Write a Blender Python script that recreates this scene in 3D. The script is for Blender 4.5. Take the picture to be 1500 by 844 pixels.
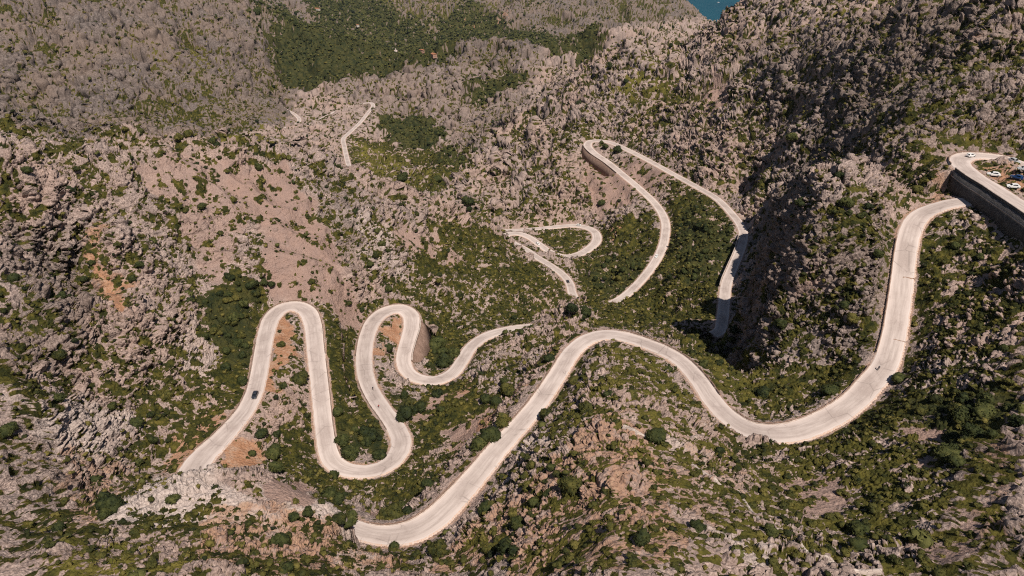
import bpy, math, random, os
import numpy as np
from concurrent.futures import ThreadPoolExecutor
from mathutils import Vector, Matrix

R = math.radians
QUAL = float(os.environ.get('SCENE_Q', '1'))
rng = np.random.default_rng(11)
random.seed(5)
for o in list(bpy.data.objects):
    bpy.data.objects.remove(o)
COL = bpy.context.scene.collection

# ------------------------------------------------------------------ survey frame
CAM_Z = 600.0           # the drone hovers 600 m above the sea
PITCH, FOC = 30.0, 1013.0
SP, CP = math.sin(R(PITCH)), math.cos(R(PITCH))


def sight(u, v):
    """direction of the sight line through survey mark (u, v) of the 1500 x 844 photograph"""
    w = v - 422.0
    return (u - 750.0, FOC * CP - w * SP, -(FOC * SP + w * CP))


def mark(u, v, drop):
    """world point on that sight line, `drop` metres below the camera"""
    dx, dy, dz = sight(u, v)
    t = -drop / dz
    return (dx * t, dy * t, CAM_Z - drop)


# ------------------------------------------------------------------ noise (numpy)
_p = np.random.default_rng(3).permutation(256).astype(np.int32)
PERM = np.concatenate([_p, _p, _p])
GR = np.array([(1, 1, 0), (-1, 1, 0), (1, -1, 0), (-1, -1, 0), (1, 0, 1), (-1, 0, 1), (1, 0, -1), (-1, 0, -1),
               (0, 1, 1), (0, -1, 1), (0, 1, -1), (0, -1, -1), (1, 1, 0), (-1, 1, 0), (0, -1, 1), (0, -1, -1)], np.float32)
RND = np.random.default_rng(8).random((256, 3)).astype(np.float32)
POOL = ThreadPoolExecutor(4)


def threaded(f, arrs, chunk=120000):
    n = len(arrs[0])
    if n <= chunk:
        return f(*arrs)
    jobs = [POOL.submit(f, *[a[i:i + chunk] for a in arrs]) for i in range(0, n, chunk)]
    res = [j.result() for j in jobs]
    if isinstance(res[0], tuple):
        return tuple(np.concatenate(c) for c in zip(*res))
    return np.concatenate(res)


def _perlin(x, y, z):
    xi = np.floor(x); yi = np.floor(y); zi = np.floor(z)
    fx = (x - xi).astype(np.float32); fy = (y - yi).astype(np.float32); fz = (z - zi).astype(np.float32)
    xi = xi.astype(np.int32) & 255; yi = yi.astype(np.int32) & 255; zi = zi.astype(np.int32) & 255
    u = fx * fx * fx * (fx * (fx * 6 - 15) + 10)
    v = fy * fy * fy * (fy * (fy * 6 - 15) + 10)
    w = fz * fz * fz * (fz * (fz * 6 - 15) + 10)

    def g(i, j, k):
        h = PERM[PERM[PERM[xi + i] + yi + j] + zi + k] & 15
        gr = GR[h]
        return gr[:, 0] * (fx - i) + gr[:, 1] * (fy - j) + gr[:, 2] * (fz - k)
    a = g(0, 0, 0); a += u * (g(1, 0, 0) - a)
    b = g(0, 1, 0); b += u * (g(1, 1, 0) - b)
    c = g(0, 0, 1); c += u * (g(1, 0, 1) - c)
    d = g(0, 1, 1); d += u * (g(1, 1, 1) - d)
    a += v * (b - a); c += v * (d - c)
    return a + w * (c - a)


def perlin(x, y, z):
    return threaded(_perlin, (x, y, z))


def _worley(x, y, z):
    """F1, F2 and a random id of the nearest cell (jittered lattice, nearest 8 cells)"""
    bx = np.floor(x - 0.5).astype(np.int32); by = np.floor(y - 0.5).astype(np.int32); bz = np.floor(z - 0.5).astype(np.int32)
    f1 = np.full(x.shape, 9.0, np.float32); f2 = f1.copy(); cid = np.zeros(x.shape, np.int32)
    for i in (0, 1):
        for j in (0, 1):
            for k in (0, 1):
                cx = bx + i; cy = by + j; cz = bz + k
                h = PERM[PERM[PERM[cx & 255] + (cy & 255)] + (cz & 255)]
                r = RND[h]
                dx = cx + 0.5 + (r[:, 0] - 0.5) * 0.8 - x
                dy = cy + 0.5 + (r[:, 1] - 0.5) * 0.8 - y
                dz = cz + 0.5 + (r[:, 2] - 0.5) * 0.8 - z
                d = (dx * dx + dy * dy + dz * dz).astype(np.float32)
                nw = d < f1
                f2 = np.where(nw, f1, np.minimum(f2, d))
                cid = np.where(nw, h, cid)
                f1 = np.where(nw, d, f1)
    return np.sqrt(f1), np.sqrt(f2), RND[cid, 0], RND[cid, 1]


def worley(x, y, z):
    return threaded(_worley, (x, y, z))


def fbm(x, y, z, octs=4, gain=0.5):
    s = 0; a = 1.0; f = 1.0
    for o in range(octs):
        s = s + a * perlin(x * f + 17.3 * o, y * f - 9.1 * o, z * f + 4.7 * o)
        a *= gain; f *= 2.03
    return s


def smooth(a, b, x):
    t = np.clip((x - a) / (b - a), 0, 1)
    return t * t * (3 - 2 * t)


# ------------------------------------------------------------------ the road, surveyed leg by leg
# (u, v, drop, half width)
ROAD_UPPER = [(1680, 420, 86.5, 3.4), (1610, 372, 87, 3.4), (1560, 343, 87, 3.4), (1498, 302, 87.5, 3.3), (1476, 288, 88, 3.3), (1455, 274, 88.2, 3.3), (1433, 261, 88.5, 3.3),
              (1418, 250, 88.8, 3.5), (1409, 243, 89, 3.6), (1405.5, 236, 89.2, 3.6), (1410, 231, 89.4, 3.6), (1422, 228, 89.6, 3.5),
              (1442, 228.5, 90, 3.4), (1464, 231, 90.4, 3.4), (1482, 235, 90.8, 3.4), (1500, 243, 91, 3.4), (1535, 262, 91.5, 3.4), (1570, 290, 92, 3.4), (1600, 330, 92, 3.4)]
ROAD_A = [(1434, 294.5, 94.5, 3.2), (1418, 294.5, 95, 3.2), (1401, 296.5, 95.6, 3.2), (1374, 303, 97, 3.2), (1351, 313, 99, 3.3), (1337, 330, 101, 3.4), (1329, 356, 104, 3.4), (1324.5, 385, 108, 3.4), (1321, 416, 112, 3.4),
          (1314.5, 462, 117, 3.4), (1308, 499, 121, 3.4), (1296, 536, 125, 3.5), (1272, 565, 127.5, 3.5), (1254, 585, 129, 3.5), (1227, 605, 130.5, 3.6), (1194, 622, 131.5, 3.7), (1160, 633, 132.3, 3.8),
          (1127, 635, 133, 3.8), (1094, 628, 133.7, 3.7), (1067, 611, 134.4, 3.4), (1045, 588, 135, 3.2), (1026, 560, 135.6, 3.1), (1000, 531, 136.2, 3.0), (975, 515, 136.6, 3.0), (948, 504, 137, 3.0), (918, 494, 137.5, 3.0), (889, 490, 138, 3.0),
          (862, 496, 138.6, 3.0), (839, 514, 139.3, 3.0), (822, 540, 140, 3.0), (808, 562, 140.6, 3.0), (787, 592, 141.4, 3.0), (766, 617, 142, 3.0), (745, 640, 142.7, 3.1), (722, 666, 143.4, 3.2),
          (697, 697, 144.3, 3.4), (667, 730, 145.4, 3.6), (640, 757, 146.4, 3.8), (612, 775, 147.3, 3.8), (583, 783, 148.2, 3.5), (552, 783, 149, 3.0), (527, 777, 149.6, 2.8),
          (490, 764, 150.3, 3), (440, 748, 151.2, 3), (385, 735, 152, 3), (340, 725, 152.8, 3.2), (305, 713, 153.5, 4.0), (281, 698, 154.2, 4.6), (295, 671, 155, 4.4), (321, 646, 155.6, 3.8), (343, 622, 156, 3.4), (359, 602, 156.4, 3.2), (372, 576, 157, 3.1),
          (379, 548, 157.6, 3.1), (384.5, 516, 158.3, 3.2), (390, 488, 159, 3.4), (399, 464, 159.6, 3.7), (414.6, 451, 160, 3.8), (432, 448, 160.4, 3.8), (449, 455, 160.8, 3.8), (458, 474, 161.4, 3.7),
          (462, 509, 162.5, 3.5), (466, 544, 163.7, 3.4), (470, 580, 165, 3.3), (473.5, 615, 166.3, 3.2), (478, 648, 167.4, 3.2), (484, 671, 168.2, 3.3), (497, 684, 168.8, 3.2), (518, 690, 169.3, 3.0), (542, 690, 169.8, 3.0), (564, 683, 170.3, 3.1),
          (580, 669, 170.8, 3.4), (588, 649, 171.3, 3.6), (582, 630, 171.9, 3.5), (567, 608, 172.7, 3.3), (553, 589, 173.5, 3.3), (540, 565, 174.6, 3.3), (534, 541, 175.8, 3.4), (533.5, 516, 177, 3.5), (539, 488, 178.5, 3.6),
          (550, 467, 179.6, 3.8), (568, 455, 180.4, 4.0), (588, 452.5, 181, 4.0), (601, 461, 181.6, 4.0), (602.5, 480, 182.6, 3.8), (596, 503, 183.8, 3.6), (591, 526, 185, 3.4), (596, 543, 185.8, 3.2), (611, 554, 186.4, 3.1), (638, 557.5, 187, 3.1), (662, 547, 187.8, 3.1),
          (677, 528, 188.8, 3.0), (691, 507, 190, 3.0), (714, 491.5, 191.3, 3.0), (747, 482.5, 192.5, 2.9), (780, 479, 193.6, 2.9), (815, 479, 194.6, 2.9), (850, 480, 195.4, 2.9), (894, 481, 196.4, 2.9), (928, 482.5, 197.2, 2.9), (961, 484, 198, 3), (1000, 489, 199, 3), (1035, 492, 199.8, 3), (1053, 486, 200.4, 3), (1058, 470, 201, 3.1),
          (1060.5, 449, 202, 3.1), (1064, 416, 203.6, 3.1), (1072, 395, 204.8, 3.1), (1081, 374, 206, 3.1), (1087, 357, 207, 3.1), (1089, 342, 208, 3.1), (1083, 327, 209, 3.1), (1071, 312, 210, 3.1), (1050, 291, 211.5, 3.1), (1021, 274, 213, 3.2), (984.5, 254, 215, 3.3),
          (948, 234, 217, 3.4), (915, 217.5, 219, 3.6), (893, 208.5, 220.4, 3.8), (876, 206, 221.4, 4.0), (864, 207.5, 222.2, 4.0), (861, 213.5, 223, 4.0), (870, 224, 224, 4.0), (889, 237, 225, 3.8), (915, 258, 226.6, 3.6), (940, 279, 228.2, 3.5),
          (962, 301, 229.8, 3.4), (974, 323, 231.4, 3.4), (974, 347, 233, 3.3), (967, 370, 234.6, 3.2), (951, 396, 236.3, 3.1), (932, 418, 237.8, 3.0), (914, 434, 239, 3.0), (896, 444, 240, 3.0), (872, 450, 240.8, 3), (850, 446, 241.4, 3), (839, 431, 242.2, 3.0),
          (834, 414, 243, 3.0), (823, 401, 244, 3.0), (805, 388, 245.2, 3.0), (786, 376.5, 246.4, 3.0), (771, 366, 247.4, 3.0), (755, 357.5, 248.4, 3.0), (743, 350, 249.3, 3.2), (741, 344.5, 250, 3.3), (749, 342, 250.6, 3.3), (762, 342.5, 251.2, 3.2), (776, 348, 252, 3.1), (790, 358, 253, 3.1),
          (808, 370, 254, 3.2), (827, 376, 254.8, 3.4), (846, 373, 255.6, 3.6), (863, 364, 256.4, 3.8), (874, 352, 257.2, 3.9), (871, 339.5, 258, 3.8), (858, 333, 258.8, 3.5), (840, 330.5, 259.6, 3.2), (812, 332.5, 260.6, 3.0), (776, 336, 262, 3.0), (745, 337.5, 263, 3.0), (715, 335, 264, 3.0), (680, 324, 266, 3.0), (640, 306, 271, 3.0),
          (600, 290, 277, 3.0), (560, 278, 284, 3), (528, 264, 292, 3.0), (514, 250, 298, 3.0), (509, 236, 303, 3.0), (504.5, 215, 307, 3.0), (503, 203, 310, 3.2), (511, 195, 313, 3.2), (526, 181, 317, 3.1), (539, 165, 321, 3.1), (546.5, 154, 324, 3.6),
          (540, 150.5, 326, 3.2), (500, 160, 331, 3.1), (470, 174, 334, 3.1), (440, 188, 337, 3.1), (418, 191, 340, 3.2), (413, 189, 341, 3.2), (431, 183.5, 343, 3.2), (438.5, 176, 345, 3.3), (431, 167, 347, 3.2), (418, 160, 349, 3.2), (405, 152, 352, 3.2)]
ROAD_FAR = [(538, 95, 478, 4), (552, 88, 477, 4), (566, 83, 476, 4), (577, 78.5, 475, 4.5), (579.5, 73.5, 474, 4.5), (574, 70, 473, 4.5), (560, 69, 472, 4)]


def catmull(pts, step=1.0):
    P = np.array(pts, float)
    T = np.vstack([2 * P[0] - P[1], P, 2 * P[-1] - P[-2]])
    out = []
    for i in range(1, len(T) - 2):
        p0, p1, p2, p3 = T[i - 1], T[i], T[i + 1], T[i + 2]
        # centripetal parametrisation keeps the bends free of loops
        t01 = max(np.linalg.norm(p1[:2] - p0[:2]), .1) ** .5
        t12 = max(np.linalg.norm(p2[:2] - p1[:2]), .1) ** .5
        t23 = max(np.linalg.norm(p3[:2] - p2[:2]), .1) ** .5
        m1 = (p1 - p0) / t01 - (p2 - p0) / (t01 + t12) + (p2 - p1) / t12
        m2 = (p2 - p1) / t12 - (p3 - p1) / (t12 + t23) + (p3 - p2) / t23
        m1 *= t12; m2 *= t12
        n = max(2, int(np.linalg.norm(p2[:2] - p1[:2]) / step))
        t = np.linspace(0, 1, n, endpoint=False)[:, None]
        out.append((2 * t**3 - 3 * t**2 + 1) * p1 + (t**3 - 2 * t**2 + t) * m1 + (-2 * t**3 + 3 * t**2) * p2 + (t**3 - t**2) * m2)
    out.append(P[-1:])
    S = np.vstack(out)
    # even spacing
    L = np.concatenate([[0], np.cumsum(np.linalg.norm(np.diff(S[:, :2], axis=0), axis=1))])
    q = np.arange(0, L[-1], step)
    S = np.stack([np.interp(q, L, S[:, k]) for k in range(S.shape[1])], 1)
    return S


def road_line(marks, step=1.0):
    return catmull([mark(u, v, d) + (w,) for u, v, d, w in marks], step)


def smooth_line(S, n=4, keep=3):
    S = S.copy()
    for _ in range(n):
        S[1:-1, :3] = .25 * S[:-2, :3] + .5 * S[1:-1, :3] + .25 * S[2:, :3]
    return S


ROADS = {'upper': smooth_line(road_line(ROAD_UPPER)), 'main': smooth_line(road_line(ROAD_A)), 'far': road_line(ROAD_FAR, 2.0)}

# ------------------------------------------------------------------ terrain control marks (u, v, drop)
CTRL = [
    # front right spur below the drone
    (890, 520, 135), (885, 560, 125), (890, 620, 112), (880, 700, 103), (900, 780, 94), (900, 844, 86),
    (800, 680, 120), (760, 740, 122), (720, 800, 124), (680, 844, 124), (800, 844, 103), (1000, 600, 122), (1000, 700, 106), (1000, 844, 90), (1050, 660, 121),
    # gully right of the spur, slope that climbs to the right
    (1100, 680, 126), (1150, 720, 117), (1220, 790, 107), (1290, 844, 97), (1200, 660, 121), (1250, 620, 124), (1300, 600, 121), (1350, 680, 110), (1400, 760, 102), (1450, 844, 92),
    (1400, 600, 112), (1500, 700, 99), (1500, 600, 104), (1400, 500, 113), (1500, 500, 104), (1400, 420, 108), (1500, 400, 100), (1420, 350, 100), (1500, 345, 94.5), (1350, 420, 110),
    (1470, 318, 95), (1500, 334, 95), (1440, 304, 95.2), (1425, 285, 95), (1405, 270, 95), (1396, 250, 94), (1380, 280, 97),
    (1450, 248, 89.8), (1480, 262, 89.5), (1500, 270, 89.5),
    # right mountain
    (1440, 210, 86), (1500, 215, 84), (1500, 150, 74), (1400, 180, 84), (1450, 100, 70), (1500, 50, 58), (1400, 60, 78), (1420, 0, 60), (1500, 0, 48), (1340, 200, 86), (1340, 130, 77), (1320, 60, 85), (1330, 0, 70),
    # buttress between canyon and the upper road
    (1280, 430, 110.5), (1280, 520, 126), (1230, 420, 113), (1230, 330, 98), (1270, 340, 98.6), (1300, 280, 92), (1230, 260, 92), (1180, 300, 99), (1190, 255, 93.5), (1205, 238, 93), (1250, 200, 89), (1175, 350, 106), (1165, 400, 114), (1170, 460, 126), (1180, 500, 131), (1180, 400, 112.5), (1140, 300, 103), (1172, 278, 98.5), (1230, 520, 130), (1180, 560, 136), (1240, 560, 133),
    (1128, 500, 137), (1124, 450, 127.5), (1128, 380, 115),
    # canyon floor, left of the buttress and hidden behind it
    (1105, 515, 196), (1100, 470, 208), (1103, 420, 214), (1106, 380, 218), (1110, 345, 222), (1120, 310, 224), (1104, 538, 160), (1142, 560, 139), (1090, 560, 140), (1060, 540, 140.5), (1060, 520, 146), (1040, 505, 166),
    (1140, 290, 196), (1170, 265, 172), (1200, 235, 155), (1260, 170, 128),
    # far side slope above the hairpin, ridge towards the sea
    (1130, 240, 173), (1100, 290, 203), (1150, 190, 156), (1050, 220, 192), (1000, 200, 196), (1100, 130, 150), (1000, 130, 170), (1200, 130, 128), (1200, 60, 102), (1260, 100, 106), (1280, 40, 89), (1250, 0, 88), (1150, 0, 98), (1060, 30, 130), (1075, 20, 123), (1100, 0, 109), (1160, -50, 74), (1220, -70, 62), (1280, -80, 52),
    (930, 76, 151), (930, 54, 146), (980, 84, 159), (1005, 68, 157), (1022, 56, 148), (1040, 40, 137), (890, 83, 165), (870, 96, 174), (830, 112, 197), (800, 130, 212), (770, 158, 228), (740, 190, 247), (715, 215, 257), (690, 240, 268), (665, 262, 277), (645, 282, 285), (900, 150, 193), (850, 170, 210), (820, 200, 222), (780, 240, 240), (760, 280, 249), (820, 280, 240), (860, 260, 233),
    (729, 353, 252.5), (738, 363, 249.5), (720, 300, 262), (700, 270, 265), (830, 310, 252), (900, 300, 240), (920, 350, 244), (900, 400, 247), (880, 420, 247), (860, 400, 250), (830, 350, 257), (790, 342, 258), (840, 352, 257), (880, 380, 254), (1000, 280, 219), (1040, 330, 213), (1020, 400, 215), (1000, 450, 217), (960, 450, 228), (930, 465, 226), (1030, 450, 208), (1020, 475, 204),
    (870, 235, 229), (900, 255, 236), (925, 280, 237), (890, 225, 223), (930, 245, 222), (960, 270, 222),
    # behind that ridge
    (850, 85, 260), (900, 45, 250), (780, 120, 295), (700, 205, 312), (1000, 90, 330),
    # nose knoll behind the front road and the gully beyond
    (800, 472, 181), (825, 461, 176), (845, 449, 175), (860, 452, 177), (880, 466, 180), (870, 478, 177), (800, 500, 180), (830, 490, 178), (780, 520, 180), (750, 540, 178), (720, 570, 176), (760, 580, 165), (700, 560, 181), (690, 590, 175), (1000, 477, 184), (1035, 477, 187), (970, 482, 185), (1000, 500, 166), (960, 495, 176), (930, 487, 184),
    # gully and slopes of the switchbacks
    (640, 600, 176), (640, 650, 172), (680, 640, 166), (700, 620, 166), (640, 700, 164), (600, 720, 165), (560, 740, 163), (520, 740, 160), (490, 725, 161), (580, 760, 156), (650, 720, 157), (540, 650, 172), (530, 610, 172.5), (500, 580, 170), (505, 520, 172), (500, 640, 170), (440, 600, 163), (420, 540, 160.5), (425, 490, 161), (350, 680, 157), (400, 640, 161), (430, 680, 163), (440, 720, 157), (380, 695, 152.5), (400, 700, 147),
    (575, 490, 181), (570, 530, 180), (630, 510, 193), (625, 470, 191), (650, 520, 192), (640, 480, 195), (680, 480, 196),
    # slope above the second switchback
    (580, 420, 178), (540, 410, 166), (500, 430, 163), (640, 430, 188), (700, 440, 198), (760, 440, 208), (810, 440, 216), (600, 370, 174), (660, 390, 189), (720, 400, 208), (780, 410, 228), (680, 340, 196), (740, 375, 232), (640, 330, 185),
    # left spur with its scree
    (480, 400, 155), (430, 410, 151), (380, 380, 144), (330, 330, 133), (400, 330, 139), (450, 340, 146), (500, 360, 156), (550, 340, 160), (300, 400, 144), (330, 440, 150), (300, 270, 121), (420, 270, 134), (500, 290, 150),
    (0, 178, 95), (75, 186, 98), (150, 196, 103), (230, 206, 109), (300, 214, 114), (360, 220, 121), (420, 222, 129), (460, 228, 137), (485, 240, 144), (510, 262, 151), (545, 278, 159), (590, 292, 168), (640, 308, 180), (690, 325, 200), (720, 338, 232),
    (100, 260, 107), (200, 260, 112), (200, 330, 124), (130, 320, 112), (250, 380, 138), (40, 260, 100),
    # left crags
    (0, 330, 102), (0, 420, 108), (60, 400, 112), (100, 350, 115), (60, 480, 120), (100, 440, 123), (150, 380, 123), (140, 425, 125), (175, 420, 134), (158, 462, 158), (135, 498, 161), (112, 525, 155), (188, 440, 132), (205, 470, 134), (190, 505, 137), (165, 545, 140), (105, 480, 126), (88, 512, 127), (90, 540, 133), (0, 520, 118), (40, 580, 123), (0, 620, 122), (100, 600, 138), (180, 600, 147), (215, 630, 152), (240, 560, 150), (280, 500, 150), (280, 600, 156), (320, 540, 157), (300, 450, 147), (345, 500, 158), (240, 660, 157), (200, 690, 155), (120, 680, 143), (50, 690, 131), (0, 700, 123),
    (250, 690, 155.5), (150, 730, 141), (60, 780, 126), (0, 780, 120), (0, 844, 108),
    # foreground ridge, lower left
    (200, 705, 146), (240, 702, 144), (300, 696, 138), (350, 695, 136), (400, 700, 134), (440, 716, 135), (480, 735, 135.5), (505, 752, 136), (528, 770, 137.5), (535, 800, 137), (460, 780, 130), (380, 760, 126), (300, 760, 125), (200, 780, 124), (120, 800, 118), (300, 844, 104), (420, 844, 108), (540, 844, 120), (600, 830, 134), (620, 810, 143), (560, 800, 146), (660, 790, 141),
    # far left mountain and the valley below it
    (430, 199, 336), (410, 199, 337), (448, 192, 335), (446, 178, 345), (424, 174, 345.5), (430, 215, 318), (350, 205, 312), (250, 190, 305), (150, 180, 295), (30, 170, 280), (470, 215, 316), (380, 180, 318), (300, 170, 300), (200, 150, 288), (60, 140, 270), (400, 140, 322), (330, 110, 285), (200, 90, 250), (50, 80, 225), (100, 20, 195), (0, 0, 165), (200, 0, 190), (300, 20, 215), (300, 60, 245), (355, 0, 235), (370, 60, 272), (400, 100, 305), (440, 128, 340), (385, 85, 290),
    (560, 225, 323), (600, 245, 325), (620, 265, 322), (560, 250, 318), (600, 190, 330), (650, 200, 332), (640, 230, 328), (520, 215, 316), (480, 190, 326), (470, 150, 338),
    # middle hill
    (480, 128, 345), (500, 121, 338), (560, 107, 322), (610, 100, 310), (650, 90, 295), (690, 72, 275), (730, 66, 268), (765, 74, 275), (800, 90, 292), (840, 108, 318), (560, 140, 335), (620, 140, 325), (680, 110, 298), (700, 150, 312), (740, 110, 292), (660, 180, 328), (740, 150, 308),
    # deep valley behind, far hills, shore
    (430, 60, 455), (450, 95, 462), (500, 100, 480), (480, 60, 486), (560, 85, 480), (620, 80, 485), (650, 50, 476), (540, 40, 470), (600, 20, 455), (450, 20, 452), (420, 0, 430), (500, 0, 440), (600, 0, 436), (700, 40, 470), (720, 0, 420), (800, 70, 490), (860, 78, 495), (800, 40, 455), (800, 0, 405), (880, 40, 465), (880, 0, 410), (940, 20, 455), (960, 0, 420), (500, 166, 320), (470, 174, 318), (530, 158, 318), (872, 446, 222), (900, 451, 226), (852, 445, 221), (985, 0, 435), (1000, 9, 465), (1018, 22, 505), (1030, 30, 545), (1012, 6, 520), (1000, -4, 500),
]
WORLD = [  # (x, y, z): ground that no sight line reaches
    (141, 266, 468), (150, 285, 470), (137, 290, 452), (132, 305, 440), (152, 340, 452), (168, 380, 455), (188, 400, 458), (218, 420, 478), (250, 420, 492), (180, 440, 428), (83, 203, 428), (90, 220, 418), (97, 240, 408), (107, 265, 398), (117, 290, 390), (0, 18, 524), (-200, 20, 470), (200, 25, 545), (-700, 150, 480), (700, 150, 610), (-60, 10, 500), (60, 10, 530), (-2500, 500, 520), (2500, 500, 560), (-6000, 1200, 520), (6000, 1200, 300), (0, 30, 520), (-40, 25, 500), (40, 25, 522), (-150, 60, 480), (150, 60, 520), (-250, 120, 480), (250, 120, 525), (-350, 250, 500), (330, 260, 560), (-600, 500, 470), (480, 420, 600), (-1000, 900, 430), (900, 900, 560),
    (-1800, 1500, 500), (1600, 1600, 420), (-2600, 2600, 420), (-200, 2000, 140), (200, 1850, 150), (300, 1200, 260), (500, 1200, 300), (700, 1100, 330), (300, 1150, 320), (420, 1500, 230), (400, 1750, 180), (160, 890, 415), (190, 890, 412), (215, 895, 412), (240, 905, 410), (265, 910, 415), (300, 915, 440), (650, 1500, 220), (-330, 700, 290), (-250, 560, 320), (-400, 800, 290), (-170, 640, 310), (-600, 800, 350), (0, 700, 310),
    (-3000, 4500, 300), (-1500, 5500, 330), (0, 5600, 260), (700, 4600, 120), (900, 4400, -20), (1400, 3300, -30), (1800, 3200, -60), (1300, 4200, -60), (1500, 5600, -150), (900, 5600, -60), (2500, 4200, -120), (1100, 2500, 60), (1900, 2400, 60), (1000, 4000, -60), (950, 3720, -50), (1100, 4100, -60), (880, 4000, 10), (980, 3500, 0), (1050, 3700, -50), (700, 3300, 120), (960, 3150, 40), (1400, 2700, 0),
    (1000, 6300, -150), (3000, 5600, -150),
]


def polar(x, y):
    return np.arctan2(x, y), 0.5 * np.log(np.maximum(x * x + y * y, 1.0))


pts = [mark(*c) for c in CTRL] + [tuple(map(float, w)) for w in WORLD]
for key, S in ROADS.items():
    prev = None
    for i in range(0, len(S), 2):
        p = S[i]
        if prev is None or math.dist(p[:2], prev[:2]) > 0.045 * math.hypot(p[0], p[1]) + 3:
            pts.append(tuple(p[:3])); prev = p
PTS = np.array(pts)
# the viaduct stands above its own fill, keep the ground under its outer edge free of the deck height
TH, LR = polar(PTS[:, 0], PTS[:, 1])
MQ = 0.017


def kern(d2):
    return np.sqrt(d2 + MQ * MQ)


A = kern((TH[:, None] - TH[None]) ** 2 + (LR[:, None] - LR[None]) ** 2)
n = len(PTS)
A[np.arange(n), np.arange(n)] -= 0.006          # a little slack
M = np.zeros((n + 3, n + 3)); M[:n, :n] = A
M[:n, n] = 1; M[:n, n + 1] = TH; M[:n, n + 2] = LR; M[n:, :n] = M[:n, n:].T
COEF = np.linalg.solve(M, np.concatenate([PTS[:, 2], np.zeros(3)]))

TH0, TH1, LR0, LR1 = R(-80), R(80), math.log(22.0), math.log(6800.0)
GT, GL = 680, 760
gth = np.linspace(TH0, TH1, GT); glr = np.linspace(LR0, LR1, GL)


def _rbf(th, lr):
    d = (th[:, None] - TH[None]) ** 2 + (lr[:, None] - LR[None]) ** 2
    return kern(d) @ COEF[:n] + COEF[n] + COEF[n + 1] * th + COEF[n + 2] * lr


_a, _b = np.meshgrid(gth, glr, indexing='ij')
BASE = threaded(_rbf, (_a.ravel(), _b.ravel()), 8000).reshape(GT, GL)


def grid_sample(G, x, y):
    th, lr = polar(x, y)
    a = np.clip((th - TH0) / (TH1 - TH0) * (GT - 1), 0, GT - 1.001)
    b = np.clip((lr - LR0) / (LR1 - LR0) * (GL - 1), 0, GL - 1.001)
    i = a.astype(np.int32); j = b.astype(np.int32); fa = (a - i); fb = (b - j)
    fa = fa * fa * (3 - 2 * fa) * .5 + fa * .5
    return ((G[i, j] * (1 - fa) + G[i + 1, j] * fa) * (1 - fb) + (G[i, j + 1] * (1 - fa) + G[i + 1, j + 1] * fa) * fb)


def ground_hit(u, v, rmin=40.0):
    """where the sight line of a survey mark meets the ground"""
    dx, dy, dz = sight(u, v)
    h = math.hypot(dx, dy)
    r = np.exp(np.linspace(math.log(rmin), LR1, 4000))
    x = dx / h * r; y = dy / h * r; z = CAM_Z + dz / h * r
    below = np.nonzero(grid_sample(BASE, x, y) > z)[0]
    k = below[0] if len(below) else len(r) - 1
    return x[k], y[k], z[k]
# ------------------------------------------------------------------ land cover, outlined on the photograph and laid on the ground
MT, ML = 1630, 1580


def ground_poly(poly):
    return np.array([ground_hit(u, v)[:2] for u, v in poly])


_mth = np.linspace(TH0, TH1, MT); _mlr = np.linspace(LR0, LR1, ML)
_ma, _mb = np.meshgrid(_mth, _mlr, indexing='ij')
MX, MY = np.sin(_ma) * np.exp(_mb), np.cos(_ma) * np.exp(_mb)


def paint(G, poly, val, mode='max'):
    # densify the outline on the photograph, then drop every point on the ground
    q = []
    for k in range(len(poly)):
        a, b = np.array(poly[k], float), np.array(poly[(k + 1) % len(poly)], float)
        m = max(1, int(np.linalg.norm(b - a) / 25))
        for s in range(m):
            q.append(tuple(a + (b - a) * s / m))
    P = ground_poly(q)
    th, lr = polar(P[:, 0], P[:, 1])
    i0 = max(0, np.searchsorted(_mth, th.min()) - 1); i1 = np.searchsorted(_mth, th.max()) + 1
    j0 = max(0, np.searchsorted(_mlr, lr.min()) - 1); j1 = np.searchsorted(_mlr, lr.max()) + 1
    X = _ma[i0:i1, j0:j1]; Y = _mb[i0:i1, j0:j1]
    ins = np.zeros(X.shape, bool)
    for k in range(len(P)):
        x1, y1, x2, y2 = th[k - 1], lr[k - 1], th[k], lr[k]
        if y1 == y2:
            continue
        c = ((y1 > Y) != (y2 > Y)) & (X < (x2 - x1) * (Y - y1) / (y2 - y1) + x1)
        ins ^= c
    S = G[i0:i1, j0:j1]
    S[ins] = np.maximum(S[ins], val) if mode == 'max' else val


def blur(G, n):
    for _ in range(n):
        H = G.copy()
        H[1:-1] = .25 * G[:-2] + .5 * G[1:-1] + .25 * G[2:]
        G = H.copy()
        G[:, 1:-1] = .25 * H[:, :-2] + .5 * H[:, 1:-1] + .25 * H[:, 2:]
    return G


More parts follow.
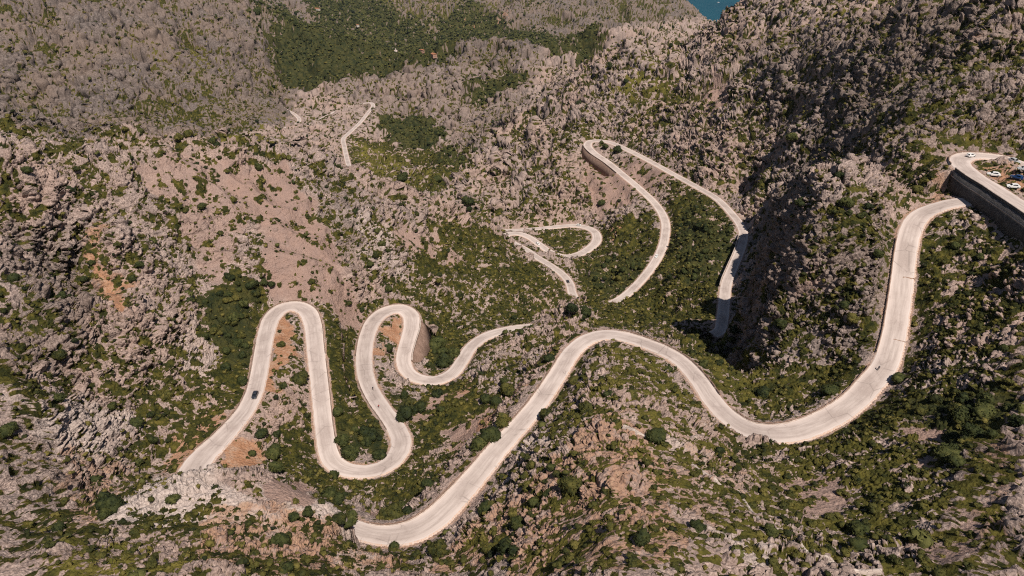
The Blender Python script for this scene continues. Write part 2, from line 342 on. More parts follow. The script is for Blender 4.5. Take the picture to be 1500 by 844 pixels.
COVER = {k: np.zeros((MT, ML), np.float32) for k in ('veg', 'scree', 'earth', 'forest', 'grass', 'tone', 'grey')}
COVER['veg'][:] = 0.36
VEG = [
    (.40, [(0, 0), (360, 0), (400, 100), (440, 130), (420, 215), (300, 210), (0, 180)]),
    (.55, [(180, 90), (330, 70), (400, 130), (420, 190), (330, 200), (160, 180)]),
    (.46, [(720, 0), (1000, 0), (1020, 40), (900, 60), (800, 70)]),
    (.62, [(450, 0), (740, 0), (720, 50), (650, 100), (450, 110)]),
    (.95, [(300, 207), (420, 206), (440, 217), (340, 217)]),
    (.42, [(440, 130), (560, 105), (700, 70), (800, 90), (760, 170), (690, 230), (560, 170)]),
    (.82, [(500, 200), (640, 215), (690, 240), (640, 290), (560, 265), (510, 245)]),
    (.46, [(740, 190), (900, 60), (1000, 60), (1050, 200), (860, 200), (700, 290)]),
    (.44, [(1050, 20), (1250, 0), (1300, 150), (1130, 280), (1050, 220)]),
    (.55, [(900, 100), (960, 100), (1000, 150), (920, 170)]),
    (.88, [(985, 275), (1060, 310), (1085, 350), (1060, 400), (1050, 470), (960, 475), (880, 470), (850, 440), (890, 400), (960, 380), (978, 330)]),
    (.84, [(880, 330), (960, 320), (965, 380), (910, 430), (850, 420), (845, 380), (880, 360)]),
    (.90, [(775, 340), (860, 338), (868, 352), (840, 368), (800, 360)]),
    (.78, [(700, 330), (745, 360), (830, 430), (845, 450), (780, 440), (640, 420), (600, 380), (640, 330)]),
    (.62, [(500, 420), (640, 410), (800, 440), (790, 475), (640, 540), (610, 450), (560, 440)]),
    (.88, [(480, 465), (520, 470), (525, 540), (560, 600), (580, 640), (580, 670), (500, 680), (484, 640), (474, 560)]),
    (.86, [(610, 570), (690, 560), (770, 560), (720, 620), (650, 640), (620, 720), (560, 745), (480, 740), (440, 700), (400, 690), (400, 640), (430, 590), (455, 600), (480, 690), (560, 700), (600, 660)]),
    (.86, [(640, 660), (700, 660), (640, 730), (600, 750), (560, 730)]),
    (.84, [(620, 455), (690, 500), (670, 540), (620, 545), (610, 500)]),
    (.88, [(300, 430), (380, 405), (398, 432), (382, 500), (370, 560), (350, 600), (300, 640), (330, 560), (300, 500)]),
    (.66, [(200, 560), (330, 560), (350, 600), (260, 690), (200, 690), (190, 620)]),
    (.62, [(0, 560), (200, 540), (190, 600), (100, 570), (0, 600)]),
    (.55, [(0, 740), (230, 700), (300, 700), (100, 844), (0, 844)]),
    (.68, [(60, 800), (300, 740), (520, 790), (600, 810), (640, 844), (60, 844)]),
    (.60, [(640, 844), (700, 730), (760, 640), (830, 540), (890, 500), (960, 520), (1040, 600), (1110, 660), (1250, 844)]),
    (.80, [(1120, 650), (1300, 570), (1500, 560), (1500, 844), (1230, 844)]),
    (.58, [(1340, 340), (1500, 330), (1500, 560), (1300, 590), (1325, 460)]),
    (.45, [(1120, 300), (1330, 300), (1310, 520), (1130, 520)]),
    (.82, [(940, 490), (1060, 490), (1110, 530), (1290, 545), (1230, 590), (1130, 620), (1080, 600), (1000, 520)]),
    (.42, [(1180, 100), (1500, 100), (1500, 220), (1200, 240)]),
    (.50, [(700, 560), (860, 450), (880, 490), (820, 530), (760, 600), (700, 600)]),
    (.80, [(850, 465), (960, 470), (1000, 480), (870, 486)]),
    (.82, [(1030, 660), (1110, 660), (1230, 790), (1290, 844), (1120, 844)]),
]
SCREE = [
    (.85, [(330, 245), (430, 250), (470, 330), (510, 400), (535, 462), (510, 478), (475, 440), (400, 436), (385, 400), (400, 340), (340, 300)]),
    (.60, [(250, 225), (340, 245), (360, 330), (330, 420), (290, 400), (260, 300), (200, 250)]),
    (.95, [(610, 606), (640, 588), (682, 574), (690, 582), (650, 600), (614, 616)]),
    (.90, [(655, 640), (690, 622), (712, 588), (724, 592), (705, 640), (700, 664), (660, 676)]),
    (.85, [(862, 232), (920, 262), (935, 300), (895, 315), (865, 300), (850, 260)]),
    (.85, [(1035, 110), (1068, 112), (1060, 168), (1030, 180)]),
    (.90, [(1338, 618), (1395, 610), (1420, 632), (1372, 652), (1335, 648)]),
    (.70, [(1155, 708), (1215, 690), (1240, 700), (1200, 760), (1180, 770)]),
    (.70, [(1300, 690), (1350, 660), (1360, 672), (1320, 700)]),
    (.90, [(395, 712), (450, 704), (456, 738), (425, 746), (402, 728)]),
    (.75, [(585, 340), (680, 372), (670, 382), (610, 372), (580, 352)]),
    (.8, [(1420, 756), (1440, 730), (1440, 800), (1370, 816), (1340, 810)]),
    (.6, [(1185, 390), (1230, 380), (1230, 420), (1190, 420)]),
    (.9, [(520, 762), (560, 745), (575, 765), (540, 775)]),
    (.8, [(1045, 315), (1075, 330), (1082, 350), (1060, 345)]),
    (.8, [(900, 290), (1000, 262), (985, 256), (915, 232), (905, 250)]),
]
EARTH = [
    (1, [(405, 470), (428, 468), (440, 500), (430, 550), (415, 582), (392, 572), (396, 520)]),
    (1, [(318, 652), (352, 650), (392, 688), (316, 696)]),
    (1, [(562, 466), (590, 463), (585, 505), (570, 500)]), (1, [(545, 505), (575, 520), (570, 535), (545, 525)]),
    (.7, [(130, 320), (160, 345), (145, 400), (190, 445), (185, 480), (150, 440), (120, 380)]),
    (.9, [(110, 380), (140, 400), (180, 420), (200, 455), (170, 470), (140, 430)]),
    (.9, [(895, 330), (912, 335), (906, 356), (895, 350)]), (.9, [(858, 378), (872, 380), (870, 394), (860, 390)]),
    (.9, [(1015, 318), (1035, 325), (1035, 352), (1020, 345)]), (.8, [(985, 318), (1000, 330), (995, 355), (985, 345)]),
    (.85, [(1418, 238), (1500, 250), (1500, 290), (1470, 276)]), (.6, [(1350, 270), (1420, 275), (1425, 290), (1370, 297)]), (.6, [(1450, 300), (1500, 330), (1440, 330)]),
    (.75, [(230, 640), (330, 590), (350, 610), (280, 670), (240, 700)]),
    (.58, [(640, 844), (700, 750), (780, 700), (840, 640), (900, 600), (960, 650), (1000, 760), (1000, 844)]),
    (.6, [(300, 740), (420, 740), (560, 800), (620, 844), (300, 844)]),
    (.5, [(80, 650), (200, 690), (150, 780), (80, 800)]),
    (.5, [(770, 590), (830, 500), (840, 520), (790, 600)]), (.4, [(660, 570), (700, 560), (720, 590), (680, 600)]),
    (.9, [(680, 20), (712, 15), (708, 40), (676, 48)]), (.9, [(738, 18), (746, 22), (730, 48), (724, 44)]), (.4, [(900, 600), (1060, 620), (1100, 700), (1060, 800), (980, 700)]),
    (.5, [(1395, 80), (1430, 72), (1430, 85), (1405, 92)]),
    (.7, [(620, 575), (690, 566), (690, 576), (630, 590)]), (.7, [(700, 650), (750, 600), (740, 590), (690, 630)]),
    (.5, [(1440, 640), (1500, 640), (1500, 800), (1440, 820)]),
    (.45, [(480, 470), (515, 470), (510, 500), (485, 490)]),
]
FOREST = [
    (.5, [(355, -5), (418, -5), (425, 112), (395, 95), (375, 60)]),
    (1, [(415, 10), (450, 40), (520, 75), (560, 95), (640, 96), (560, 112), (480, 132), (440, 128), (405, 95), (400, 60)]),
    (.8, [(440, 0), (560, 0), (640, 60), (660, 100), (560, 100), (480, 70)]),
    (.15, [(560, 0), (740, 0), (720, 60), (660, 90), (620, 50)]),
    (.85, [(640, 30), (700, 5), (760, 45), (830, 62), (880, 56), (870, 90), (800, 88), (760, 72), (700, 68), (640, 95)]), (.5, [(560, 30), (640, 20), (640, 60), (560, 60)]),
    (1, [(545, 178), (600, 170), (650, 190), (665, 205), (620, 222), (570, 212)]), (.8, [(640, 222), (690, 225), (680, 250), (630, 250)]),
    (.7, [(1010, 300), (1080, 330), (1060, 390), (1010, 420), (980, 360)]), (.8, [(500, 630), (560, 620), (580, 660), (560, 680), (500, 678)]),
    (.9, [(575, 580), (620, 590), (600, 615), (580, 610)]), (.8, [(620, 500), (670, 510), (670, 540), (625, 545)]),
    (.8, [(300, 430), (370, 410), (370, 500), (330, 540), (300, 470)]),
    (.7, [(1350, 580), (1500, 590), (1500, 640), (1400, 630)]), (.8, [(1350, 650), (1420, 650), (1400, 690), (1350, 680)]),
    (.6, [(880, 380), (960, 390), (930, 440), (860, 430)]), (.5, [(660, 110), (720, 110), (740, 150), (690, 160)]),
    (.9, [(690, 130), (770, 105), (770, 130), (700, 150)]),
]
GRASS = [
    (1, [(300, 207), (420, 206), (440, 217), (340, 217)]), (.45, [(540, 0), (740, 0), (700, 50), (620, 60)]), (.7, [(500, 50), (580, 56), (570, 72), (510, 70)]), (.8, [(370, 190), (430, 150), (440, 165), (400, 195)]),
    (.8, [(510, 205), (560, 225), (640, 265), (600, 270), (540, 255)]), (.7, [(880, 110), (960, 90), (980, 130), (900, 150)]),
    (.7, [(1120, 60), (1280, 0), (1260, 20), (1160, 65)]), (.6, [(1330, 190), (1420, 170), (1440, 190), (1380, 200)]),
    (.5, [(1180, 260), (1250, 280), (1200, 300)]), (.9, [(60, 800), (200, 790), (330, 844), (60, 844)]), (.45, [(640, 844), (720, 720), (830, 560), (920, 510), (1000, 600), (1100, 700), (1240, 844)]), (.35, [(1120, 660), (1500, 600), (1500, 844), (1250, 844)]),
    (.5, [(940, 520), (1060, 590), (1120, 640), (1060, 640), (960, 560)]), (.6, [(1100, 680), (1260, 844), (1130, 844)]),
    (.5, [(180, 60), (300, 60), (340, 110), (200, 110)]), (.5, [(1050, 480), (1130, 540), (1100, 600), (1030, 540)]),
    (.5, [(1400, 180), (1500, 170), (1500, 200), (1420, 205)]),
]
TONE = [  # pale limestone faces (+) in the foreground, against the usual pinkish grey
    (1, [(150, 745), (240, 697), (330, 700), (420, 770), (400, 800), (300, 770), (200, 790)]), (1, [(380, 705), (440, 712), (500, 755), (500, 785), (430, 765)]), (.8, [(500, 800), (560, 800), (560, 844), (500, 830)]),
    (.8, [(1100, 600), (1000, 650), (1080, 720), (960, 640)]), (.6, [(740, 640), (800, 620), (800, 660), (760, 680)]), (.7, [(1040, 780), (1100, 800), (1110, 844), (1050, 830)]),
    (.6, [(40, 600), (160, 600), (200, 640), (160, 680), (60, 680)]), (.5, [(500, 320), (560, 330), (600, 400), (540, 400)]),
    (.5, [(250, 480), (300, 480), (320, 560), (260, 550)]),
]
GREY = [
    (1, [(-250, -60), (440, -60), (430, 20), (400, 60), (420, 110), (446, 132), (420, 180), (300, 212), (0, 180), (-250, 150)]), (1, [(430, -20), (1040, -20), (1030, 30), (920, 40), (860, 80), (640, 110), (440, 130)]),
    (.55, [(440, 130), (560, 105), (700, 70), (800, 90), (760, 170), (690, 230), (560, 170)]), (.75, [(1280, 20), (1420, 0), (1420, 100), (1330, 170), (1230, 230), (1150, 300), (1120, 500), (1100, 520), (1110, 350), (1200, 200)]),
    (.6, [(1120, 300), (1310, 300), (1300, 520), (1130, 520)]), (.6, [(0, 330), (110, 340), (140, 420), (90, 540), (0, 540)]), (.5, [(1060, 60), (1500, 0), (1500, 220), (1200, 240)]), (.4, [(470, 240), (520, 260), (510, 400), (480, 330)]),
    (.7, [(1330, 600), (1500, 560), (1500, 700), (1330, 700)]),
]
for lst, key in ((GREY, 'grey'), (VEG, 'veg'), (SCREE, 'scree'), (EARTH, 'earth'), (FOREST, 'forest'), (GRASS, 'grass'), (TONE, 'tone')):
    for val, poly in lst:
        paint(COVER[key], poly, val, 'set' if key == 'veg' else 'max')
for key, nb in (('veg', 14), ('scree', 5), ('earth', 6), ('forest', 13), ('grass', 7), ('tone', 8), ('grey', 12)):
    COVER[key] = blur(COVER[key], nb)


def cover_at(key, x, y, wx=0, wy=0):
    th, lr = polar(x, y)
    a = np.clip((th + wx - TH0) / (TH1 - TH0) * (MT - 1), 0, MT - 1.001)
    b = np.clip((lr + wy - LR0) / (LR1 - LR0) * (ML - 1), 0, ML - 1.001)
    i = a.astype(np.int32); j = b.astype(np.int32); fa = a - i; fb = b - j
    G = COVER[key]
    return ((G[i, j] * (1 - fa) + G[i + 1, j] * fa) * (1 - fb) + (G[i, j + 1] * (1 - fa) + G[i + 1, j + 1] * fa) * fb).astype(np.float32)


# ------------------------------------------------------------------ the ground sheet: columns fan out from below the drone, rows denser where the ground is near or steep
NC = int(1620 * QUAL); NR = int(2050 * QUAL)
col_th = np.concatenate([np.linspace(TH0, R(-41.5), int(NC * .07), endpoint=False), np.linspace(R(-41.5), R(41.5), NC - 2 * int(NC * .07)), np.linspace(R(41.5), TH1, int(NC * .07) + 1)[1:]])
NC = len(col_th)
fine = np.linspace(LR0, LR1, 3000)
_fa, _fb = np.meshgrid(col_th[::6], fine, indexing='ij')
_fx, _fy = np.sin(_fa) * np.exp(_fb), np.cos(_fa) * np.exp(_fb)
_fz = grid_sample(BASE, _fx.ravel(), _fy.ravel()).reshape(_fx.shape)
_r = np.exp(_fb)
_el = (_fz - CAM_Z) / _r
_sl = np.gradient(_fz, axis=1) / np.gradient(_r, axis=1)
_d3 = np.sqrt(1 + np.clip(_sl, -3, 3) ** 2)                      # true length per ln r
_vis = _el >= np.maximum.accumulate(_el, axis=1) - 0.03
_face = np.clip(np.gradient(np.arctan(_el), axis=1) / np.gradient(_fb, axis=1), 0, 2.0)
W = (0.25 * _d3 + 1.6 * _face) * np.where(_vis, 1.0, 0.35) + 0.05
_near = np.clip((_fb - math.log(34)) / (math.log(62) - math.log(34)), 0.12, 1); W *= _near
W *= 1 - 0.75 * smooth(math.log(3600), math.log(4600), _fb)
for _ in range(30):
    W[1:-1] = .25 * W[:-2] + .5 * W[1:-1] + .25 * W[2:]
    W[:, 1:-1] = .25 * W[:, :-2] + .5 * W[:, 1:-1] + .25 * W[:, 2:]
cw = np.concatenate([np.zeros((len(W), 1)), np.cumsum(.5 * (W[:, 1:] + W[:, :-1]), axis=1)], 1)
rows = np.stack([np.interp(np.linspace(0, c[-1], NR), c, fine) for c in cw])
k = np.interp(np.arange(NC), np.arange(0, NC, 6)[:len(rows)], np.arange(len(rows)))
k0 = np.clip(k.astype(int), 0, len(rows) - 2); kf = (k - k0)[:, None]
LRG = rows[k0] * (1 - kf) + rows[k0 + 1] * kf
THG = np.repeat(col_th[:, None], NR, 1)
GX = np.sin(THG) * np.exp(LRG); GY = np.cos(THG) * np.exp(LRG)
GR_ = np.exp(LRG)
x = GX.ravel(); y = GY.ravel(); r = GR_.ravel().astype(np.float32)
z = threaded(lambda a, b: grid_sample(BASE, a, b), (x, y))

# distance to the road, its level and half width
DR = np.full(x.shape, 60.0, np.float32); ZR = np.zeros(x.shape, np.float32); HW = np.full(x.shape, 3.0, np.float32); SIDE = np.zeros(x.shape, np.float32); RID = np.full(x.shape, -1, np.int32)
ROAD_CAT = []
for key, S in ROADS.items():
    base_id = sum(len(s) for _, s in ROAD_CAT)
    ROAD_CAT.append((key, S))
    T = np.gradient(S[:, :2], axis=0); T /= np.linalg.norm(T, axis=1)[:, None] + 1e-9
    span = 24
    for s in range(0, len(S), span):
        seg = S[s:s + span + 1]; tg = T[s:s + span + 1]
        reach = 34.0
        cx, cy = seg[:, 0].mean(), seg[:, 1].mean()
        rad = np.hypot(seg[:, 0] - cx, seg[:, 1] - cy).max() + reach
        rc = math.hypot(cx, cy)
        if rc > rad + 5:
            half = math.asin(rad / rc); t0 = math.atan2(cx, cy)
            i0 = np.searchsorted(col_th, t0 - half); i1 = np.searchsorted(col_th, t0 + half)
        else:
            i0, i1 = 0, NC
        if i1 <= i0:
            continue
        sub = np.arange(i0 * NR, i1 * NR)
        sub = sub[(x[sub] - cx) ** 2 + (y[sub] - cy) ** 2 < rad * rad]
        if not len(sub):
            continue
        best = np.full(len(sub), 1e9, np.float32); bi = np.zeros(len(sub), np.int32)
        px = x[sub]; py = y[sub]
        for q in range(len(seg)):
            d2 = ((px - seg[q, 0]) ** 2 + (py - seg[q, 1]) ** 2).astype(np.float32)
            m = d2 < best
            best[m] = d2[m]; bi[m] = q
        along = (px - seg[bi, 0]) * tg[bi, 0] + (py - seg[bi, 1]) * tg[bi, 1]
        perp = np.abs((px - seg[bi, 0]) * tg[bi, 1] - (py - seg[bi, 1]) * tg[bi, 0])
        d = np.where(np.abs(along) < 1.2, perp, np.sqrt(best)).astype(np.float32)
        sd = np.sign((px - seg[bi, 0]) * tg[bi, 1] - (py - seg[bi, 1]) * tg[bi, 0])     # +1 to the right of travel
        m = d < DR[sub]
        ss = sub[m]
        DR[ss] = d[m]; ZR[ss] = seg[bi[m], 2]; HW[ss] = seg[bi[m], 3]; SIDE[ss] = sd[m]; RID[ss] = base_id + s + bi[m]
ROAD_LEN = {k: len(s) for k, s in ROAD_CAT}
MAIN0 = len(ROADS['upper'])

# masonry walls: the ground on that side keeps its own level right up to the edge of the road
WALL_AT = np.zeros((sum(ROAD_LEN.values()) + 1, 2), bool)          # [road sample, side 0 left / 1 right]


def nearest_on(key, u, v):
    """road sample nearest to a survey mark"""
    S = ROADS[key]
    dx = S[:, 0]; dy = S[:, 1]; dz = S[:, 2] - CAM_Z
    dep = dy * CP - dz * SP
    uu = 750 + FOC * dx / dep; vv = 422 - FOC * (dy * SP + dz * CP) / dep
    return int(np.argmin((uu - u) ** 2 + (vv - v) ** 2))


# name, road, from mark, to mark, side, height
WALLS = [
    ('viaduct', 'upper', (1560, 343), (1417, 249), 0, 7.0),
    ('hairpin_wall', 'main', (862, 212), (908, 253), 1, 11.0),
    ('gorge_wall', 'main', (1063, 420), (1089, 345), 0, 6.0),
    ('bend_wall', 'main', (602, 470), (592, 530), 0, 8.5),
]
WALL_SPANS = {}
for name, key, a, b, side, hgt in WALLS:
    i, j = nearest_on(key, *a), nearest_on(key, *b)
    i, j = min(i, j), max(i, j)
    WALL_SPANS[name] = (key, i, j, side, hgt)
    off = 0 if key == 'upper' else MAIN0
    WALL_AT[off + i:off + j + 1, side] = True

WALL_H = np.zeros(WALL_AT.shape, np.float32)
for name, (key, i, j, side, hgt) in WALL_SPANS.items():
    off = 0 if key == 'upper' else MAIN0
    t = np.linspace(0, 1, j - i + 1)
    ramp = np.minimum(1, np.minimum(t, 1 - t) * (j - i) / 14.0 + .25)
    if name == 'viaduct':
        ramp = np.minimum(1, (1 - t) * (j - i) / 5.0 + .45)
    WALL_H[off + i:off + j + 1, side] = hgt * ramp
_wh = np.where(RID >= 0, WALL_H[RID, (SIDE > 0).astype(int)], 0)
cap = ZR - _wh + np.maximum(0, DR - HW - 5) * .9
z = np.where((_wh > 0) & (DR > HW - .6), np.minimum(z, cap), z)
ondeck = WALL_AT[RID, (SIDE > 0).astype(int)] & (RID >= 0)
gap = np.abs(z - ZR)
fall = np.where(ondeck, 0.7, np.clip(1.0 * gap + 2.5, 3.0, 15.0)).astype(np.float32)
STEEP_AT = np.zeros(WALL_AT.shape, bool)                            # rock cuts: sheer on that side of the road
for a, b_, side in (((540, 780), (290, 705), 0), ((905, 440), (838, 430), 0), ((792, 479), (1048, 490), 1), ((540, 150.5), (445, 186), 0)):
    i, j = sorted((nearest_on('main', *a), nearest_on('main', *b_)))
    STEEP_AT[MAIN0 + i:MAIN0 + j + 1, side] = True
sheer = STEEP_AT[RID, (SIDE > 0).astype(int)] & (RID >= 0)
fall = np.where(sheer, 4.0, fall)
edge = np.where(ondeck, -0.9, 0.7)
T_ROAD = smooth(0, 1, (DR - HW - edge) / fall).astype(np.float32)   # 0 on the road bench, 1 on open ground
WILD = smooth(3, 26, DR - HW).astype(np.float32) * 0.85 + 0.15
near_fade = smooth(0, 5.5, DR - HW).astype(np.float32)

C0S = cover_at('scree', x, y)
# hills are rough at every scale
xf, yf = x, y
far = smooth(700, 1500, r)
wide = fbm(xf / 170, yf / 170, 0 * r, 3)
rid = 1 - np.abs(fbm(xf / 130 + 5.1 + .5 * wide, yf / 130, 0 * r + .4, 4)) * 2.2
quiet = 1 - .9 * np.exp(-(((x + 375) / 110) ** 2 + ((y - 1130) / 130) ** 2))
z += (far * quiet * (20 * wide + 30 * (rid - .5))) * WILD * (1 - smooth(3900, 4300, r))
med = fbm(xf / 34 + 3.3, yf / 34 + 1.7, z / 60, 3)
rmed = 1 - np.abs(fbm(xf / 26 + 7.7, yf / 26, z / 30, 2)) * 2.0
amp_m = np.clip(r / 260, .45, 2.2) * quiet
gul = 1 - np.abs(fbm(xf / 62 + 2.7 + .8 * med, yf / 62 + 9, z / 90, 3)) * 2.0
z += (2.8 * med + 3.2 * (rmed - .55)) * amp_m * WILD
z += 4.6 * (gul - .55) * quiet * smooth(170, 420, r) * np.clip(r / 420, .6, 2.0) * smooth(6, 46, DR - HW) * (1 - .6 * C0S)

ZD = ZR - 0.35
z = ZD * (1 - T_ROAD) + z * T_ROAD
z = np.where(RID >= 0, z, z)

# surface normal of the sheet so far
P = np.stack([x, y, z], -1).reshape(NC, NR, 3)


def normals(P):
    a = np.empty_like(P); b = np.empty_like(P)
    a[1:-1] = P[2:] - P[:-2]; a[0] = P[1] - P[0]; a[-1] = P[-1] - P[-2]
    b[:, 1:-1] = P[:, 2:] - P[:, :-2]; b[:, 0] = P[:, 1] - P[:, 0]; b[:, -1] = P[:, -1] - P[:, -2]
    N = np.cross(a, b)
    N /= np.linalg.norm(N, axis=-1, keepdims=True) + 1e-12
    return N


N0 = normals(P).reshape(-1, 3)
N0 *= np.sign(N0[:, 2:3] + 1e-9)
steep = 1 - N0[:, 2]

# warped land cover
wa = perlin(xf / 14, yf / 14, z / 14); wb = perlin(xf / 14 + 31, yf / 14, z / 14 + 7)
wa2 = perlin(xf / 4, yf / 4, z / 4)
sc = (5.0 + .012 * r) / r
C = {kk: cover_at(kk, x, y, (wa * 1.0 + wa2 * .35) * sc, (wb * 1.0 - wa2 * .35) * sc) for kk in COVER}
del wb

# limestone: tilted beds, blocks and clints
rough = np.clip(1 - 0.93 * np.maximum(C['scree'], 0.9 * C['earth'] * smooth(.5, .8, C['earth'])), 0, 1) * (1 - .55 * C['forest'])
dip = (xf * .45 + yf * .25 + z * .85)
_e = np.array([.82, .30, .42]); _e /= np.linalg.norm(_e)
_t = .46 * (x * _e[0] + y * _e[1] + (z - 400) * _e[2])              # blocks are drawn out along the strike of the beds
wx = x + 3.0 * wa - _t * _e[0]; wy = y - _t * _e[1]; wz = z - _t * _e[2]
spacing = r * 0.0012
bigs = np.clip(r / 300, 1.0, 4.2)                                   # far crags read as larger blocks
bq = np.where(r < 420, 1.0, np.where(r < 900, 1.9, 3.6))


def blocks(scale, seed):
    s = scale
    f1, f2, cid, _ = worley(wx / s + seed, wy / s, wz / (s * .8) + seed * .3)
    return f1, f2, cid


def rock_layer(size, amp, seed):
    f1, f2, cid = blocks(size, seed)
    crack = smooth(0.02, 0.30, f2 - f1)
    top = crack * (0.35 + 0.85 * cid)
    return top * amp, crack


def mixed(fn, lo, hi, a, b):
    """cross-fade of two block sizes with distance"""
    w = smooth(a, b, r)
    out = np.zeros_like(r); cr = np.zeros_like(r)
    return w


w1 = 1 - smooth(330, 480, r); w2 = smooth(330, 480, r) * (1 - smooth(850, 1150, r)); w3 = smooth(850, 1150, r)
H = np.zeros_like(r); CR = np.zeros_like(r)
for w_, sizes in ((w1, ((3.6, 2.1, 1.7), (1.35, 1.1, 9.2))), (w2, ((4.2, 2.4, 3.1), (1.9, 1.6, 5.9))), (w3, ((9.0, 2.0, 2.3), (3.8, 1.6, 8.8)))):
    m = np.nonzero(w_ > 0)[0]
    if not len(m):
        continue
    cmin = np.ones(len(m), np.float32); h = np.zeros(len(m), np.float32)
    for size, amp, seed in sizes:
        f1, f2, cid, _ = worley(wx[m] / size + seed, wy[m] / size, (wz[m] / size) * 1.15 + seed * .37)
        crack = smooth(0.0, 0.24, f2 - f1)
        h += crack * (0.15 + 1.0 * cid) * amp
        cmin = np.minimum(cmin, crack * (.45 + .75 * cid))
    H[m] += w_[m] * h; CR[m] += w_[m] * cmin
_dw = fbm(xf / 46 + 1.3, yf / 46, z / 46, 2)
_dc = -.50 * x + .12 * y + .82 * z
led = np.zeros_like(r)
for L_, A_, ww in ((7.0, 1.5, 5.0), (17.0, 3.2, 13.0)):
    ph = (_dc + ww * _dw) / (L_ * np.clip(r / 380, .7, 3.0) ** .5)
    fr_ = ph - np.floor(ph)
    led += A_ * smooth(0, .78, fr_) * (1 - smooth(.84, 1.0, fr_)) * smooth(-.25, .25, perlin(xf / 30 + L_, yf / 30, z / 30))
led *= np.clip(r / 330, .35, 1.7) * (.55 + .45 * np.where(x < 0, 1, 0))
beds = perlin(dip / 2.6, xf / 40, yf / 40)
fineN = perlin(xf / 1.1, yf / 1.1, z / 1.1)
patch = fbm(xf / 22 + 2.2, yf / 22, z / 22, 3)                       # some ground is bare crag, some is softer
pfar = fbm(xf / 80 + 2.2, yf / 80 + 4, z / 80, 3)
patch = patch * (1 - .6 * far) + pfar * .8 * far
craggy = smooth(-.35, .35, patch + .9 * (0.5 - C['veg']) + 1.2 * steep - .25)

# who grows where: soil gathers in the gaps between the blocks
soil = 1 - CR
vn = fbm(xf / 5.5 + 8, yf / 5.5, z / 5.5, 3)
vfar = fbm(xf / 16 + 1, yf / 16 + 2, z / 16, 3)
vn = vn * (1 - .7 * far) + vfar * far
VP = C['veg'] * 1.22 - .11 - .20 * (1 - smooth(140, 260, r)) + .42 * (soil - .40) + .62 * vn - .25 * patch - .7 * np.clip(steep - .45, 0, 1)
VP -= .22 * C['tone'] * smooth(.2, .8, C['tone'] + .3 * vn)
VP += far * .75 * np.clip(.45 - rid, -.35, .45) + .32 * smooth(250, 420, r) * (1 - far) * np.clip(.45 - gul, -.4, .5)  # extra scrub in the gullies, its dark tone standing in for shaded folds
VP *= 1 - C['scree'] * smooth(-.6, .25, .45 - vn * 1.6)
VP *= 1 - smooth(.7, .95, C['earth']) * .9
VP = np.clip(np.maximum(VP, 1.0 * smooth(.25, .7, C['forest'] + .55 * vn)), 0, 1.15)
# scrub grows as separate cushions with bare ground between
V = np.zeros_like(r); DOME = np.zeros_like(r)
jx = .45 * perlin(xf / .9, yf / .9, z / .9)
for lo_, hi_, size in ((0, 210, 1.35), (0, 420, 2.1), (180, 800, 2.7), (420, 9000, 4.4)):
    w_ = smooth(lo_ * .75, lo_ + 1e-3, r) * (1 - smooth(hi_ * .8, hi_, r)) if lo_ else 1 - smooth(hi_ * .8, hi_, r)
    m = np.nonzero((w_ > 0) & (VP > .02))[0]
    f1, f2, cid, c2 = worley((x[m] + jx[m] * size * .35) / size + size, (y[m] + jx[m] * size * .3) / size, z[m] / size * .8)
    here = cid < VP[m] * 1.05 * w_[m]
    rad = (.26 + .30 * c2 + .30 * np.clip(VP[m], 0, 1))
    dm = np.clip(1 - (f1 / rad) ** 2, 0, 1) * here
    V[m] = np.maximum(V[m], smooth(.0, .22, dm)); DOME[m] = np.maximum(DOME[m], np.sqrt(dm) * rad * size * (.55 + .4 * c2))
V = np.maximum(V, .75 * smooth(.75, 1.1, VP))
hamp = rough * (.50 + .70 * craggy) * (1 - .25 * smooth(.2, .6, steep)) * (1 - .40 * V)
disp = H * hamp + led * rough * (.25 + .9 * craggy) * smooth(150, 260, r) + beds * .5 * rough * craggy * np.clip(r / 300, 1, 3) + fineN * (.16 * rough + .05) * (1 - smooth(300, 600, r)) - .6 * rough
disp = np.maximum(disp * (1 - .5 * V), disp * .4 + DOME * (.75 + .5 * perlin(xf / .7, yf / .7, z / .7) * (r < 500)))
lim = near_fade * (.4 + .6 * smooth(2, 10, DR - HW))
disp *= np.clip(r / 150, .3, 1)
disp *= np.where(ondeck, smooth(1.0, 8, DR - HW), lim) * np.where(T_ROAD > 0.02, 1, 0)
P = P.reshape(-1, 3) + N0 * disp[:, None]
# nothing may rise through the road
inside = DR < HW + 0.6
P[inside, 2] = np.minimum(P[inside, 2], ZR[inside] - .3)
EARTHY = np.clip(np.maximum(C['earth'], .5 * (1 - smooth(.3, 2.6, DR - HW))), 0, 1)
V *= smooth(.5, 1.4, DR - HW + .5 * wa2)
SCR = C['scree']
PG = P.reshape(NC, NR, 3)
N1 = normals(PG).reshape(-1, 3); N1 *= np.sign((N1 * N0).sum(1, keepdims=True) + 1e-9)


def grid_faces(nc, nr):
    i = np.arange(nc - 1)[:, None] * nr + np.arange(nr - 1)[None]
    return np.stack([i, i + nr, i + nr + 1, i + 1], -1).reshape(-1, 4).astype(np.int32)


